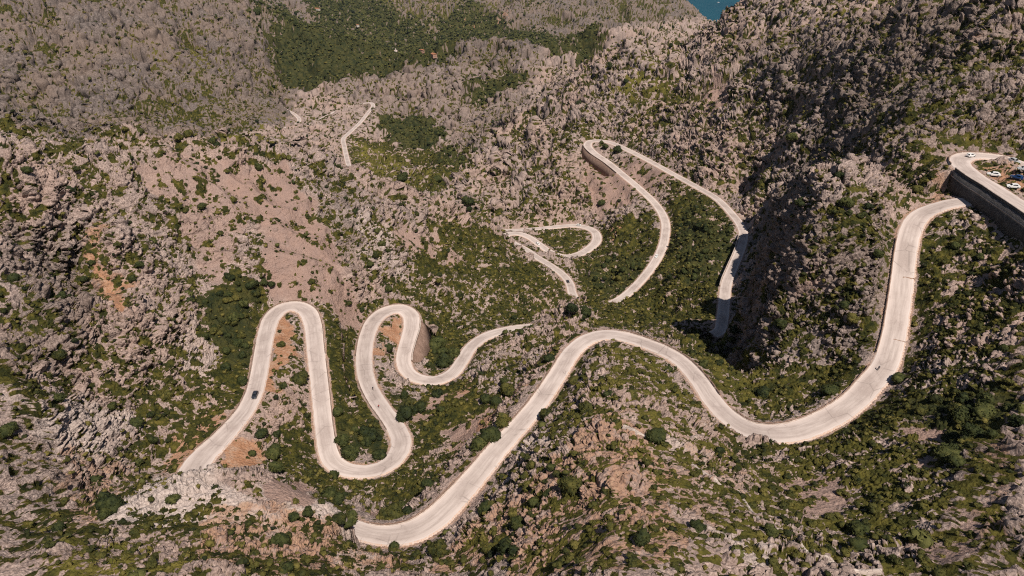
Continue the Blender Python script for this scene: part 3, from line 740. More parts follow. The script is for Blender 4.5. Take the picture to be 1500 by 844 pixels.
def mesh_np(name, V_, F_, mats=(), smooth_=False, attrs=None, fmat=None):
    """mesh object from arrays of vertices and of equal-sized faces"""
    me = bpy.data.meshes.new(name)
    V_ = np.ascontiguousarray(V_, np.float32); F_ = np.ascontiguousarray(F_, np.int32)
    k_ = F_.shape[1]
    me.vertices.add(len(V_)); me.vertices.foreach_set('co', V_.ravel())
    me.loops.add(F_.size); me.loops.foreach_set('vertex_index', F_.ravel())
    me.polygons.add(len(F_)); me.polygons.foreach_set('loop_start', np.arange(0, F_.size, k_, dtype=np.int32))
    if smooth_:
        me.polygons.foreach_set('use_smooth', np.ones(len(F_), bool))
    if fmat is not None:
        me.polygons.foreach_set('material_index', np.ascontiguousarray(fmat, np.int32))
    me.update(calc_edges=True)
    for k2, a in (attrs or {}).items():
        at = me.attributes.new(k2, 'FLOAT', 'POINT'); at.data.foreach_set('value', np.ascontiguousarray(a, np.float32))
    for m_ in mats:
        me.materials.append(m_)
    return me


def link(name, me, parent=None):
    o = bpy.data.objects.new(name, me); COL.objects.link(o)
    if parent is not None:
        o.parent = parent
    return o
# ------------------------------------------------------------------ materials
def new_mat(name, rough=.9, spec=.15):
    m = bpy.data.materials.new(name); m.use_nodes = True
    nt = m.node_tree
    b = nt.nodes['Principled BSDF']
    b.inputs['Roughness'].default_value = rough
    b.inputs['Specular IOR Level'].default_value = spec
    return m, nt, b


class NB:
    """tiny node builder"""
    def __init__(s, nt):
        s.nt = nt; s.tc = nt.nodes.new('ShaderNodeNewGeometry').outputs['Position']

    def n(s, t, **k):
        o = s.nt.nodes.new(t)
        for a, v in k.items():
            setattr(o, a, v)
        return o

    def L(s, a, b):
        if hasattr(a, 'is_linked') or hasattr(a, 'links'):
            s.nt.links.new(a, b)
        else:
            b.default_value = a

    def attr(s, name):
        return s.n('ShaderNodeAttribute', attribute_name=name).outputs['Fac']

    def noise(s, scale, detail=3, rough=.55, vec=None, dist=0.0):
        o = s.n('ShaderNodeTexNoise'); o.inputs['Scale'].default_value = scale; o.inputs['Detail'].default_value = detail; o.inputs['Roughness'].default_value = rough; o.inputs['Distortion'].default_value = dist
        s.L(vec or s.tc, o.inputs['Vector']); return o.outputs['Fac']

    def vor(s, scale, feature='F1', vec=None):
        o = s.n('ShaderNodeTexVoronoi', feature=feature); o.inputs['Scale'].default_value = scale
        s.L(vec or s.tc, o.inputs['Vector']); return o

    def math(s, op, a, b=0.0, clamp=False):
        o = s.n('ShaderNodeMath', operation=op, use_clamp=clamp); s.L(a, o.inputs[0]); s.L(b, o.inputs[1]); return o.outputs[0]

    def rng(s, v, a, b, c=0.0, d=1.0):
        o = s.n('ShaderNodeMapRange'); s.L(v, o.inputs[0])
        for k, q in enumerate((a, b, c, d)):
            o.inputs[k + 1].default_value = q
        return o.outputs[0]

    def mix(s, f, a, b, mode='MIX'):
        o = s.n('ShaderNodeMix', data_type='RGBA', blend_type=mode)
        s.L(f, o.inputs[0])
        for q, sock in ((a, o.inputs[6]), (b, o.inputs[7])):
            s.L(q + (1,) if isinstance(q, tuple) and len(q) == 3 else q, sock)
        return o.outputs[2]

    def ramp(s, f, stops):
        o = s.n('ShaderNodeValToRGB'); s.L(f, o.inputs[0])
        e = o.color_ramp.elements
        while len(e) < len(stops):
            e.new(.5)
        for el, (p, c) in zip(e, stops):
            el.position = p; el.color = tuple(c) + (1,)
        return o.outputs[0]

    def bump(s, h, strength, dist, prev=None):
        o = s.n('ShaderNodeBump'); o.inputs['Strength'].default_value = strength; o.inputs['Distance'].default_value = dist
        s.L(h, o.inputs['Height'])
        if prev is not None:
            s.L(prev, o.inputs['Normal'])
        return o.outputs[0]


def ground_material():
    m, nt, b = new_mat('karst_ground', .95, .08)
    q = NB(nt)
    fine = q.noise(1.7, 5, .65); mid = q.noise(.22, 4, .6); big = q.noise(.018, 4, .55); tiny = q.noise(6.0, 3, .6)
    idv = q.attr('block')
    rock = q.ramp(fine, [(.30, (.075, .056, .049)), (.46, (.255, .19, .164)), (.60, (.47, .36, .312)), (.74, (.70, .565, .505))])
    rock = q.mix(q.rng(idv, 0, 1, .0, .42), rock, q.mix(.5, rock, (.60, .48, .43)))
    rock = q.mix(q.rng(mid, .40, .66, 0, .55), rock, (.17, .137, .127))
    rock = q.mix(q.rng(big, .44, .62, 0, .40), rock, (.40, .27, .215))
    rock = q.mix(q.rng(q.attr('tone'), 0, 1, 0, .62), rock, q.ramp(fine, [(.3, (.36, .29, .255)), (.6, (.66, .565, .51))]))
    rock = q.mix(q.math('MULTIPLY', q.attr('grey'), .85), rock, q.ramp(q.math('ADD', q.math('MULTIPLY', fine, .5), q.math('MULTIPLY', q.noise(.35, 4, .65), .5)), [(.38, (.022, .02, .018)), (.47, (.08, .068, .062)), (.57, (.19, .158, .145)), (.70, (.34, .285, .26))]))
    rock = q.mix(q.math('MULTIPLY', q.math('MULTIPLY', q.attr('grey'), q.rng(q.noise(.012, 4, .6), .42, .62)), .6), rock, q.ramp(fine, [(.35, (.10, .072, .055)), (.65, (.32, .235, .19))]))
    scree = q.ramp(tiny, [(.3, (.17, .105, .083)), (.52, (.33, .215, .172)), (.72, (.48, .345, .29))])
    scree = q.mix(q.rng(mid, .42, .62, 0, .5), scree, (.27, .19, .165))
    col = q.mix(q.attr('scree'), rock, scree)
    earth = q.ramp(q.math('ADD', q.math('MULTIPLY', mid, .6), q.math('MULTIPLY', fine, .4)), [(.36, (.27, .115, .048)), (.5, (.37, .19, .105)), (.64, (.43, .29, .205))])
    col = q.mix(q.math('MULTIPLY', q.rng(q.math('ADD', q.attr('earth'), q.math('ADD', q.math('MULTIPLY', q.math('SUBTRACT', mid, .5), 1.5), q.math('MULTIPLY', q.math('SUBTRACT', fine, .5), 1.3))), .35, .8), .9), col, earth)
    green = q.ramp(q.noise(.35, 4, .65), [(.30, (.014, .018, .008)), (.45, (.036, .038, .011)), (.58, (.076, .068, .016)), (.72, (.15, .12, .030))])
    green = q.mix(q.attr('grass'), green, q.ramp(mid, [(.35, (.085, .085, .018)), (.65, (.20, .165, .04))]))
    green = q.mix(q.math('MULTIPLY', q.attr('forest'), .8), green, q.ramp(q.noise(.12, 4, .65), [(.35, (.014, .024, .013)), (.65, (.075, .070, .026))]))
    sp = q.math('ADD', q.math('MULTIPLY', q.math('SUBTRACT', q.noise(1.3, 4, .7), .5), .9), q.math('MULTIPLY', q.math('SUBTRACT', q.noise(.27, 3, .6), .5), .35))
    vv = q.math('ADD', q.attr('veg'), sp)
    col = q.mix(q.math('MULTIPLY', q.rng(vv, .16, .40), .6), col, q.ramp(mid, [(.35, (.16, .095, .055)), (.65, (.27, .19, .135))]))
    vm = q.rng(vv, .40, .54)
    col = q.mix(vm, col, green)
    nt.links.new(col, b.inputs['Base Color'])
    h1 = q.bump(q.noise(.9, 6, .7), 1.0, .55)
    h2 = q.bump(q.vor(1.3).outputs['Distance'], .55, .5, h1)
    nt.links.new(h2, b.inputs['Normal'])
    return m


def road_material():
    m, nt, b = new_mat('pale_asphalt', .85, .2)
    q = NB(nt)
    ac = q.attr('across'); al = q.attr('along')
    cmb = q.n('ShaderNodeCombineXYZ'); q.L(q.math('MULTIPLY', ac, 3.2), cmb.inputs[0]); q.L(q.math('MULTIPLY', al, .07), cmb.inputs[1])
    streak = q.noise(1.5, 4, .6, cmb.outputs[0])
    patchn = q.noise(.10, 4, .6); grain = q.noise(2.5, 4, .7)
    base = q.ramp(streak, [(.3, (.36, .295, .265)), (.5, (.465, .39, .352)), (.7, (.56, .475, .435))])
    base = q.mix(q.rng(patchn, .42, .62, 0, .7), base, (.32, .255, .228))
    base = q.mix(q.rng(grain, .35, .7, 0, .28), base, (.60, .51, .46))
    aab = q.math('ABSOLUTE', ac)
    worn = q.rng(aab, .50, .74, 0, 1)                       # bleached margins, greyer wheel lanes
    base = q.mix(q.math('MULTIPLY', worn, .5), base, (.66, .56, .51))
    line = q.math('MULTIPLY', q.rng(aab, .855, .87), q.rng(aab, .905, .89))
    base = q.mix(q.math('MULTIPLY', line, .25), base, (.80, .78, .75))
    edge = q.rng(aab, .93, .99)
    base = q.mix(q.math('MULTIPLY', edge, q.rng(grain, .4, .6)), base, (.50, .33, .24))
    cr = q.n('ShaderNodeTexVoronoi', feature='DISTANCE_TO_EDGE'); cr.inputs['Scale'].default_value = .16
    q.L(q.tc, cr.inputs['Vector'])
    crk = q.math('MULTIPLY', q.rng(cr.outputs['Distance'], .03, .0), q.rng(patchn, .5, .6))
    base = q.mix(q.math('MULTIPLY', crk, .6), base, (.22, .18, .16))
    nt.links.new(base, b.inputs['Base Color'])
    nt.links.new(q.bump(grain, .25, .05), b.inputs['Normal'])
    return m


def masonry_material(name, dark, light, scale=1.6):
    m, nt, b = new_mat(name, .95, .1)
    q = NB(nt)
    mp = q.n('ShaderNodeMapping'); q.L(q.tc, mp.inputs[0]); mp.inputs['Scale'].default_value = (1, 1, 1.7)
    v = q.vor(scale, vec=mp.outputs[0]); e = q.vor(scale, 'DISTANCE_TO_EDGE', vec=mp.outputs[0])
    c = q.mix(v.outputs['Color'], dark, light)
    bw = q.n('ShaderNodeRGBToBW'); q.L(v.outputs['Color'], bw.inputs[0])
    c = q.mix(bw.outputs[0], dark, light)
    c = q.mix(q.rng(q.noise(.3, 4, .6), .4, .7, 0, .6), c, tuple(.6 * a for a in dark))
    c = q.mix(q.rng(e.outputs['Distance'], .06, .0), c, tuple(.5 * a for a in dark))
    nt.links.new(c, b.inputs['Base Color'])
    nt.links.new(q.bump(e.outputs['Distance'], .6, .15), b.inputs['Normal'])
    return m


def leaf_material(name, stops, scale=.9):
    m, nt, b = new_mat(name, .75, .15)
    q = NB(nt)
    oi = q.n('ShaderNodeObjectInfo')
    f = q.math('ADD', q.math('MULTIPLY', q.noise(scale, 3, .6), .75), q.math('MULTIPLY', q.noise(.09, 2, .5), .35))
    f = q.math('ADD', f, q.math('MULTIPLY', q.math('SUBTRACT', q.attr('tint'), .5), .5))
    f = q.math('ADD', f, q.math('MULTIPLY', q.math('SUBTRACT', oi.outputs['Random'], .5), .22))
    c = q.ramp(f, stops)
    nt.links.new(c, b.inputs['Base Color'])
    nt.links.new(q.bump(q.noise(4, 3, .7), .7, .25), b.inputs['Normal'])
    return m


def plain(name, col, rough=.6, spec=.3, metal=0.0, var=.15):
    m, nt, b = new_mat(name, rough, spec)
    b.inputs['Metallic'].default_value = metal
    q = NB(nt)
    nt.links.new(q.mix(q.rng(q.noise(3, 3), .35, .65, 0, 1), tuple(c * (1 - var) for c in col), tuple(min(1, c * (1 + var)) for c in col)), b.inputs['Base Color'])
    return m


M_GROUND = ground_material(); M_ROAD = road_material()
M_WALL = masonry_material('brown_masonry', (.22, .14, .105), (.36, .25, .20))
M_WALLG = masonry_material('grey_masonry', (.07, .066, .066), (.15, .138, .134))
M_COPE = masonry_material('pale_coping', (.45, .36, .31), (.62, .53, .47), 1.0)
M_SHRUB = leaf_material('olive_leaves', [(.28, (.014, .019, .008)), (.45, (.034, .038, .011)), (.60, (.074, .070, .017)), (.78, (.15, .125, .034))])
M_TREE = leaf_material('dark_leaves', [(.25, (.010, .016, .009)), (.45, (.024, .032, .011)), (.62, (.048, .055, .016)), (.8, (.10, .10, .030))])
M_BARK = plain('bark', (.10, .075, .055), .95, .1)
# ------------------------------------------------------------------ helpers for naming
def tag(o, label=None, cat=None, group=None, kind=None):
    if cat and not kind:
        kind = 'thing'
    for k_, v_ in (('label', label), ('category', cat), ('group', group), ('kind', kind)):
        if v_:
            o[k_] = v_
    return o


def empty(name, loc, rot=(0, 0, 0)):
    o = bpy.data.objects.new(name, None); COL.objects.link(o); o.location = loc; o.rotation_euler = rot
    o.empty_display_size = .5
    return o


# ------------------------------------------------------------------ ground
def rock_id(a):
    return a


blk = np.zeros_like(r)
f1_, f2_, cid_, _ = worley(wx / (2.6 * np.where(r < 420, 1, np.where(r < 950, 1.6, 2.4))), wy / (2.6 * np.where(r < 420, 1, np.where(r < 950, 1.6, 2.4))), wz / 3.0)
blk[:] = cid_
del f1_, f2_
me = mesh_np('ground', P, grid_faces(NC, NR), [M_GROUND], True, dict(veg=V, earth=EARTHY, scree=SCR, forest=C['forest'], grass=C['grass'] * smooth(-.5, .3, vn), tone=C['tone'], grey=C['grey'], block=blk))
tag(link('terrain', me), kind='structure')

col_lo = LRG


def ground_index(px, py):
    t, l = math.atan2(px, py), .5 * math.log(px * px + py * py)
    i = int(np.clip(np.searchsorted(col_th, t), 1, NC - 1))
    if abs(col_th[i - 1] - t) < abs(col_th[i] - t):
        i -= 1
    j = int(np.clip(np.searchsorted(LRG[i], l), 0, NR - 1))
    return i, j


def ground_z(px, py, mode='mid'):
    i, j = ground_index(px, py)
    blkz = PG[max(0, i - 1):i + 2, max(0, j - 1):j + 2, 2]
    return float(blkz.max() if mode == 'top' else blkz.min() if mode == 'low' else np.median(blkz))


def hit(u, v, skip=0.0):
    """first point of the finished ground on a sight line"""
    dx, dy, dz = sight(u, v)
    t = math.atan2(dx, dy); h = math.hypot(dx, dy)
    i = int(np.clip(np.searchsorted(col_th, t), 0, NC - 1))
    col = PG[i]; rr = np.hypot(col[:, 0], col[:, 1])
    ok = np.nonzero((col[:, 2] > CAM_Z + dz / h * rr) & (rr > skip))[0]
    k = ok[0] if len(ok) else NR - 1
    return Vector(col[k])


# ------------------------------------------------------------------ roads
def frame(S):
    T = np.gradient(S[:, :2], axis=0); T /= np.linalg.norm(T, axis=1)[:, None] + 1e-9
    return T, np.stack([T[:, 1], -T[:, 0]], 1)           # tangent, right-hand normal


def strip(S, prof, closed=False):
    """sweep a profile of (across, up) columns along a line; across may be an array per sample"""
    T, N = frame(S)
    cols = []
    for ac, up in prof:
        ac = np.broadcast_to(ac, (len(S),)); up = np.broadcast_to(up, (len(S),))
        cols.append(np.stack([S[:, 0] + N[:, 0] * ac, S[:, 1] + N[:, 1] * ac, S[:, 2] + up], 1))
    m_ = len(prof); V_ = np.stack(cols, 1).reshape(-1, 3)
    i = np.arange(len(S) - 1)[:, None] * m_
    kk = np.arange(m_ if closed else m_ - 1)[None]
    k2 = (kk + 1) % m_
    F_ = np.stack([i + kk, i + k2, i + m_ + k2, i + m_ + kk], -1).reshape(-1, 4)
    return V_, F_


def build_road(name, S):
    hw = S[:, 3].copy()
    # ragged verge
    s_ = np.arange(len(S)) * .37
    jl = .25 * perlin(s_, 0 * s_ + 3, 0 * s_) + .12 * perlin(s_ * 3, 0 * s_ + 9, 0 * s_); jr = .25 * perlin(s_, 0 * s_ + 13, 0 * s_) + .12 * perlin(s_ * 3, 0 * s_ + 19, 0 * s_)
    fr = [-1, -.9, -.55, -.2, .2, .55, .9, 1]
    prof = [(-(hw + .9 + jl), -1.1)] + [(f * (hw + (jl if f < 0 else jr)), .05 * (1 - f * f)) for f in fr] + [(hw + .9 + jr, -1.1)]
    V_, F_ = strip(S, prof)
    m_ = len(prof)
    ac = np.tile(np.array([-1.25] + fr + [1.25]), len(S)); al = np.repeat(np.arange(len(S)) * 1.0, m_)
    me_ = mesh_np(name, V_, F_[:, ::-1], [M_ROAD], True, dict(across=ac, along=al))
    return tag(link(name, me_), kind='structure')


build_road('road', ROADS['upper']); build_road('road', ROADS['main']); build_road('road', ROADS['far'])


# ------------------------------------------------------------------ retaining walls and parapets
def sub(key, i, j):
    return ROADS[key][i:j + 1]


def retaining(name, label, cat, wname, mat, ledge=False, batter=.10):
    key, i, j, side, hgt = WALL_SPANS[wname]
    S = sub(key, i, j); sg = 1 if side else -1
    off = 0 if key == 'upper' else MAIN0
    h = WALL_H[off + i:off + j + 1, side] + 1.5
    hw = S[:, 3]
    root = empty(name, tuple(S[len(S) // 2, :3]))
    tag(root, label, cat)
    def part(nm, prof, mt, parent=root):
        V_, F_ = strip(S, prof, True)
        m_ = len(prof)
        V_ = V_ - np.array(root.location)
        me_ = mesh_np(nm, V_, F_, [mt])
        bm = __import__('bmesh').new(); bm.from_mesh(me_)
        bm.verts.ensure_lookup_table()
        bm.faces.new([bm.verts[q] for q in range(m_)]); bm.faces.new([bm.verts[len(S) * m_ - 1 - q] for q in range(m_)])
        __import__('bmesh').ops.recalc_face_normals(bm, faces=bm.faces[:]); bm.to_mesh(me_); bm.free()
        return link(nm, me_, parent)
    part('wall', [(sg * (hw + .05), -.3), (sg * (hw + .75), -.3), (sg * (hw + .75 + batter * h), -h), (sg * (hw - .5), -h)], mat)
    part('parapet', [(sg * (hw + .16), -.31), (sg * (hw + .16), .55), (sg * (hw + .64), .55), (sg * (hw + .64), -.29)], mat)
    part('coping', [(sg * (hw + .10), .551), (sg * (hw + .10), .70), (sg * (hw + .72), .70), (sg * (hw + .72), .551)], M_COPE)
    if ledge:
        part('ledge', [(sg * (hw + .80 + .10 * 2.4), -2.55), (sg * (hw + .80 + .10 * 2.4), -2.25), (sg * (hw + 1.25), -2.25), (sg * (hw + 1.25), -2.55)], M_COPE)
    return root, S, h


via, viaS, viaH = retaining('viaduct', 'dark stone viaduct carrying the loop road, with a pale ledge along its side', 'viaduct', 'viaduct', M_WALLG, True)
retaining('retaining_wall', 'tall brown stone wall below the sharp far hairpin', 'retaining wall', 'hairpin_wall', M_WALL, False, .2)
retaining('retaining_wall', 'brown stone wall holding up the road beside the black gorge', 'retaining wall', 'gorge_wall', M_WALL)
retaining('retaining_wall', 'reddish stone wall under the second hairpin above the dark trees', 'retaining wall', 'bend_wall', M_WALL, False, .75)


def guard(label, key, a, b, side):
    """low crenellated parapet along one verge"""
    i, j = nearest_on(key, *a), nearest_on(key, *b); i, j = min(i, j), max(i, j)
    S = sub(key, i, j); sg = 1 if side else -1
    hw = S[:, 3]
    root = empty('guard_wall', tuple(S[len(S) // 2, :3])); tag(root, label, 'guard wall')
    V_, F_ = strip(S, [(sg * (hw - .10), -.5), (sg * (hw - .10), .28), (sg * (hw + .34), .28), (sg * (hw + .34), -.9)], False)
    me_ = mesh_np('footing', V_ - np.array(root.location), F_, [M_COPE]); link('footing', me_, root)
    q_ = np.arange(len(S)); top = np.where(q_ % 4 < 3, .66 + .1 * rng.random(len(S)), .40)
    V_, F_ = strip(S, [(sg * (hw - .03), .2), (sg * (hw - .03), top), (sg * (hw + .27), top), (sg * (hw + .27), .2)], True)
    link('parapet', mesh_np('parapet', V_ - np.array(root.location), F_, [M_WALL]), root)


guard('low stone guard wall on the inside of the big right-hand bend above the green gully', 'main', (1290, 545), (1060, 605), 1)
guard('low guard wall on the far verge where the road rounds the spur', 'main', (1040, 580), (905, 491), 1)
guard('long guard wall with a brown parapet beside the lowest straight of the road', 'main', (830, 527), (535, 779), 1)
guard('low guard wall on the left verge of the straight below the viaduct', 'main', (1330, 352), (1302, 520), 1)
guard('low guard wall on the outer verge of the leftmost climb', 'main', (300, 665), (388, 500), 0)
guard('low guard wall around the outside of the first hairpin below the scree', 'main', (392, 478), (462, 520), 0)
guard('low guard wall on the right verge of the long leg below the first hairpin', 'main', (464, 530), (484, 668), 0)
guard('low guard wall along the leg between the two lower bends', 'main', (536, 555), (580, 625), 0)
guard('low guard wall along the outside of the second hairpin', 'main', (534, 520), (600, 458), 0)
guard('low guard wall on the outer verge of the upper loop', 'upper', (1409, 243), (1482, 235), 0)


# ------------------------------------------------------------------ footpath on the spur
def footpath(marks):
    Q = [hit(u, v) for u, v in marks]
    S = catmull([(p.x, p.y, p.z, .4) for p in Q], .35)
    for q in range(len(S)):
        S[q, 2] = ground_z(S[q, 0], S[q, 1], 'top')
    S[:, 2] = np.maximum(S[:, 2], np.convolve(np.pad(S[:, 2], 3, 'edge'), np.ones(7) / 7, 'valid'))
    for _ in range(3):
        S[1:-1, 2] = .25 * S[:-2, 2] + .5 * S[1:-1, 2] + .25 * S[2:, 2]
    s_ = np.arange(len(S)) * .8; w_ = .24 + .16 * perlin(s_, s_ * 0, s_ * 0 + 3)
    V_, F_ = strip(S, [(-w_ - .25, -.8), (-w_, .10), (w_, .12), (w_ + .25, -.8)])
    return tag(link('footpath', mesh_np('footpath', V_, F_[:, ::-1], [M_COPE])), kind='structure')


footpath([(1013, 682), (1037, 699), (1065, 716)])
footpath([(1080, 721), (1100, 749), (1117, 762), (1147, 779), (1180, 809), (1214, 824), (1251, 834), (1290, 842)])
footpath([(914, 625), (931, 634), (948, 642)])
# ------------------------------------------------------------------ plants
import bmesh


def ico(sub_):
    bm = bmesh.new(); bmesh.ops.create_icosphere(bm, subdivisions=sub_, radius=1.0)
    V_ = np.array([v.co[:] for v in bm.verts]); F_ = np.array([[v.index for v in f.verts] for f in bm.faces]); bm.free()
    return V_, F_


ICO1, ICO2 = ico(1), ico(2)


def lump_blob(rg, lumps, sub_, squash, leaves, leaf, jag=.22):
    """foliage: a few rough lumps with loose leaf sprays standing off their surface"""
    Vs, Fs, n_ = [], [], 0
    src = ICO1 if sub_ == 1 else ICO2
    cs = []
    for q in range(lumps):
        a = rg.random() * 6.283; d = 0 if lumps == 1 else (.25 + .35 * rg.random())
        c = np.array([math.cos(a) * d, math.sin(a) * d, squash * (.45 + .35 * rg.random() + (.25 if q == 0 else 0))]); s = (1.0 if lumps == 1 else .52 + .22 * rg.random())
        ph = rg.random(3) * 20
        p = src[0].copy()
        nz = _perlin(*(p * 1.7 + ph).T) * .5 + _perlin(*(p * 4.1 + ph).T) * .35
        p = p * (1 + nz[:, None] + jag * (rg.random((len(p), 1)) - .5))
        p = p * np.array([s, s, s * squash]) + c
        Vs.append(p); Fs.append(src[1] + n_); n_ += len(p); cs.append((c, s))
    for q in range(leaves):
        c, s = cs[rg.integers(len(cs))]
        d = rg.normal(size=3); d /= np.linalg.norm(d) + 1e-9; d[2] = abs(d[2]) * 1.1 - .25
        p = c + d * np.array([s, s, s * squash]) * (.88 + .3 * rg.random())
        u = np.cross(d, rg.normal(size=3)); u /= np.linalg.norm(u) + 1e-9; w_ = np.cross(d, u) + .6 * d
        L_ = leaf * (.6 + .8 * rg.random())
        Vs.append(np.array([p - u * L_ * .5, p + u * L_ * .5, p + w_ * L_ + d * L_ * .3])); Fs.append(np.array([[n_, n_ + 1, n_ + 2]])); n_ += 3
    V_ = np.vstack(Vs); V_[:, 2] = np.maximum(V_[:, 2], -.25)
    return V_, np.vstack(Fs)


prg = np.random.default_rng(77)
SHRUB_PROTO = [lump_blob(prg, 3, 2, .68, 90, .24) for _ in range(8)]
SHRUB_LOW = [lump_blob(prg, 1, 1, .7, 26, .34, .45) for _ in range(10)]
TREE_PROTO = [lump_blob(prg, 7, 2, .85, 760, .17, .3) for _ in range(8)]
TREE_LOW = [lump_blob(prg, 3, 1, .9, 40, .30, .4) for _ in range(10)]


def tinted(name, VF, mat):
    V_, F_ = VF
    return mesh_np(name, V_, F_, [mat], False, dict(tint=np.full(len(V_), .5)))


SHRUB_ME = [tinted('shrub_foliage', v, M_SHRUB) for v in SHRUB_PROTO]
CROWN_ME = [tinted('crown', v, M_TREE) for v in TREE_PROTO]
OLIVE_ME = [tinted('crown', v, M_SHRUB) for v in TREE_PROTO[:4]]


def trunk_mesh(rg):
    """short tapered trunk that forks into limbs under the crown"""
    bm = bmesh.new()
    def limb(p0, p1, r0, r1, seg=6):
        p0, p1 = Vector(p0), Vector(p1); d = (p1 - p0); rot = d.to_track_quat('Z', 'Y').to_matrix()
        rings = []
        for k_ in range(4):
            t = k_ / 3; c = p0.lerp(p1, t) + Vector((rg.normal() * .02, rg.normal() * .02, 0)); rad = r0 + (r1 - r0) * t
            rings.append([bm.verts.new(c + rot @ Vector((math.cos(a) * rad, math.sin(a) * rad, 0))) for a in np.linspace(0, 6.283, seg, endpoint=False)])
        for a, b_ in zip(rings, rings[1:]):
            for k_ in range(seg):
                bm.faces.new((a[k_], a[(k_ + 1) % seg], b_[(k_ + 1) % seg], b_[k_]))
        bm.faces.new(rings[-1])
    limb((0, 0, -.5), (.04, .02, .35), .13, .09)
    for q in range(4):
        a = q * 1.57 + rg.random(); limb((.04, .02, .28), (math.cos(a) * .45, math.sin(a) * .45, .75 + .2 * rg.random()), .07, .025)
    me_ = bpy.data.meshes.new('trunk'); bm.to_mesh(me_); bm.free(); me_.materials.append(M_BARK)
    return me_


TRUNK_ME = [trunk_mesh(prg) for _ in range(3)]

# where things can be told apart in words
PLACES = [
    (345, 300, 'on the pink scree slope above the first hairpin'), (430, 395, 'at the foot of the pink scree just above the first hairpin'), (330, 480, 'in the green hollow left of the first hairpin'), (425, 545, 'on the strip inside the first hairpin'), (390, 660, 'beside the orange earth by the widest piece of road'),
    (510, 560, 'between the long straight leg and the second hairpin'), (525, 650, 'inside the lower U-shaped bend'), (590, 600, 'right of the leg that drops to the lower U-shaped bend'), (645, 505, 'under the reddish wall of the second hairpin'), (650, 680, 'in the green gully left of the lowest straight'), (500, 725, 'below the lower U-shaped bend'), (570, 745, 'beside the foot of the lowest straight'),
    (720, 570, 'on the rocky slope left of the lowest straight'), (700, 430, 'on the rocky slope above the second hairpin'), (560, 370, 'on the grey crags right of the pink scree'), (850, 450, 'around the rocky knob behind the road crest'), (760, 390, 'on the green slope left of the small valley loop'), (820, 350, 'inside the small loop in the valley'), (910, 390, 'between the valley loop and the long descending leg'), (1030, 380, 'in the green wedge between the two valley legs'),
    (950, 470, 'on the dark green slope behind the road crest'), (880, 260, 'on the rubble below the sharp far hairpin'), (930, 150, 'on the far rocky slope above the sharp hairpin'), (1120, 150, 'on the rocky slope that rises towards the sea'), (720, 250, 'on the far rocky spur left of the sharp hairpin'), (1110, 480, 'beside the black gorge'), (1200, 400, 'on the grey buttress right of the gorge'), (1250, 560, 'inside the big right-hand bend'), (1080, 555, 'on the green flank above the big bend'), (1330, 120, 'on the dark crags at the upper right'), (1430, 170, 'on the slope above the loop road'), (1455, 250, 'inside the loop road'), (1390, 400, 'right of the straight below the viaduct'),
    (1440, 500, 'on the stony slope at the right edge'), (1380, 660, 'near the grey scree patch at the lower right'), (1220, 690, 'below the big bend'), (1400, 790, 'in the bottom right corner'), (1180, 800, 'along the footpath at the bottom'), (1050, 700, 'on the pale rocks above the footpath'), (900, 570, 'on the nose of the front spur inside the road crest'), (860, 690, 'on the orange front spur'), (760, 800, 'at the bottom of the front spur'), (940, 800, 'on the lower part of the front spur'), (750, 690, 'right of the lowest straight'), (560, 820, 'among the rocks under the lowest bend'),
    (400, 760, 'on the pale rock rib at the lower left'), (300, 815, 'at the bottom edge left of centre'), (120, 820, 'in the bottom left corner'), (230, 740, 'left end of the pale rock rib'), (90, 720, 'in the lower left gully'), (250, 630, 'left of the widest piece of road'), (90, 620, 'on the pale crags at the lower left'), (140, 460, 'round the black cleft in the left crags'), (50, 400, 'on the striped crags at the left edge'), (120, 270, 'on the upper left slope below the ridge'), (260, 420, 'on the crags left of the pink scree'), (330, 130, 'on the far left mountainside'), (120, 90, 'high on the far left mountainside'), (480, 80, 'in the dark forest of the far valley'), (620, 50, 'on the olive far valley slope'), (600, 200, 'in the wooded hollow below the middle hill'), (560, 245, 'on the yellow-green meadow of the middle valley'), (660, 120, 'on the middle hill before the far valley'), (850, 50, 'on the grey far hill'),
]
PLC = np.array([p[:2] for p in PLACES], float)


def to_photo(p):
    dep = p[1] * CP - (p[2] - CAM_Z) * SP
    return 750 + FOC * p[0] / dep, 422 - FOC * (p[1] * SP + (p[2] - CAM_Z) * CP) / dep


def place_words(p):
    u, v = to_photo(p)
    return PLACES[int(np.argmin((PLC[:, 0] - u) ** 2 + ((PLC[:, 1] - v) * 1.2) ** 2))][2]


# candidate spots on the finished ground
AREA = np.linalg.norm(np.cross(np.gradient(PG, axis=0), np.gradient(PG, axis=1)), axis=-1).ravel()
rr = np.hypot(PG[..., 0], PG[..., 1]); el = (PG[..., 2] - CAM_Z) / rr
vis = (el > np.maximum.accumulate(el, axis=1) - .012).ravel()
inview = (np.abs(THG.ravel()) < R(46)) & (r > 62)
cand_ok = vis & inview & (DR > HW + 1.6)
nslope = N0[:, 2]


def scatter(weight, count_max, rg):
    w_ = weight * AREA * cand_ok
    c = np.cumsum(w_); n_ = int(min(count_max, c[-1]))
    return np.searchsorted(c, rg.random(n_) * c[-1])


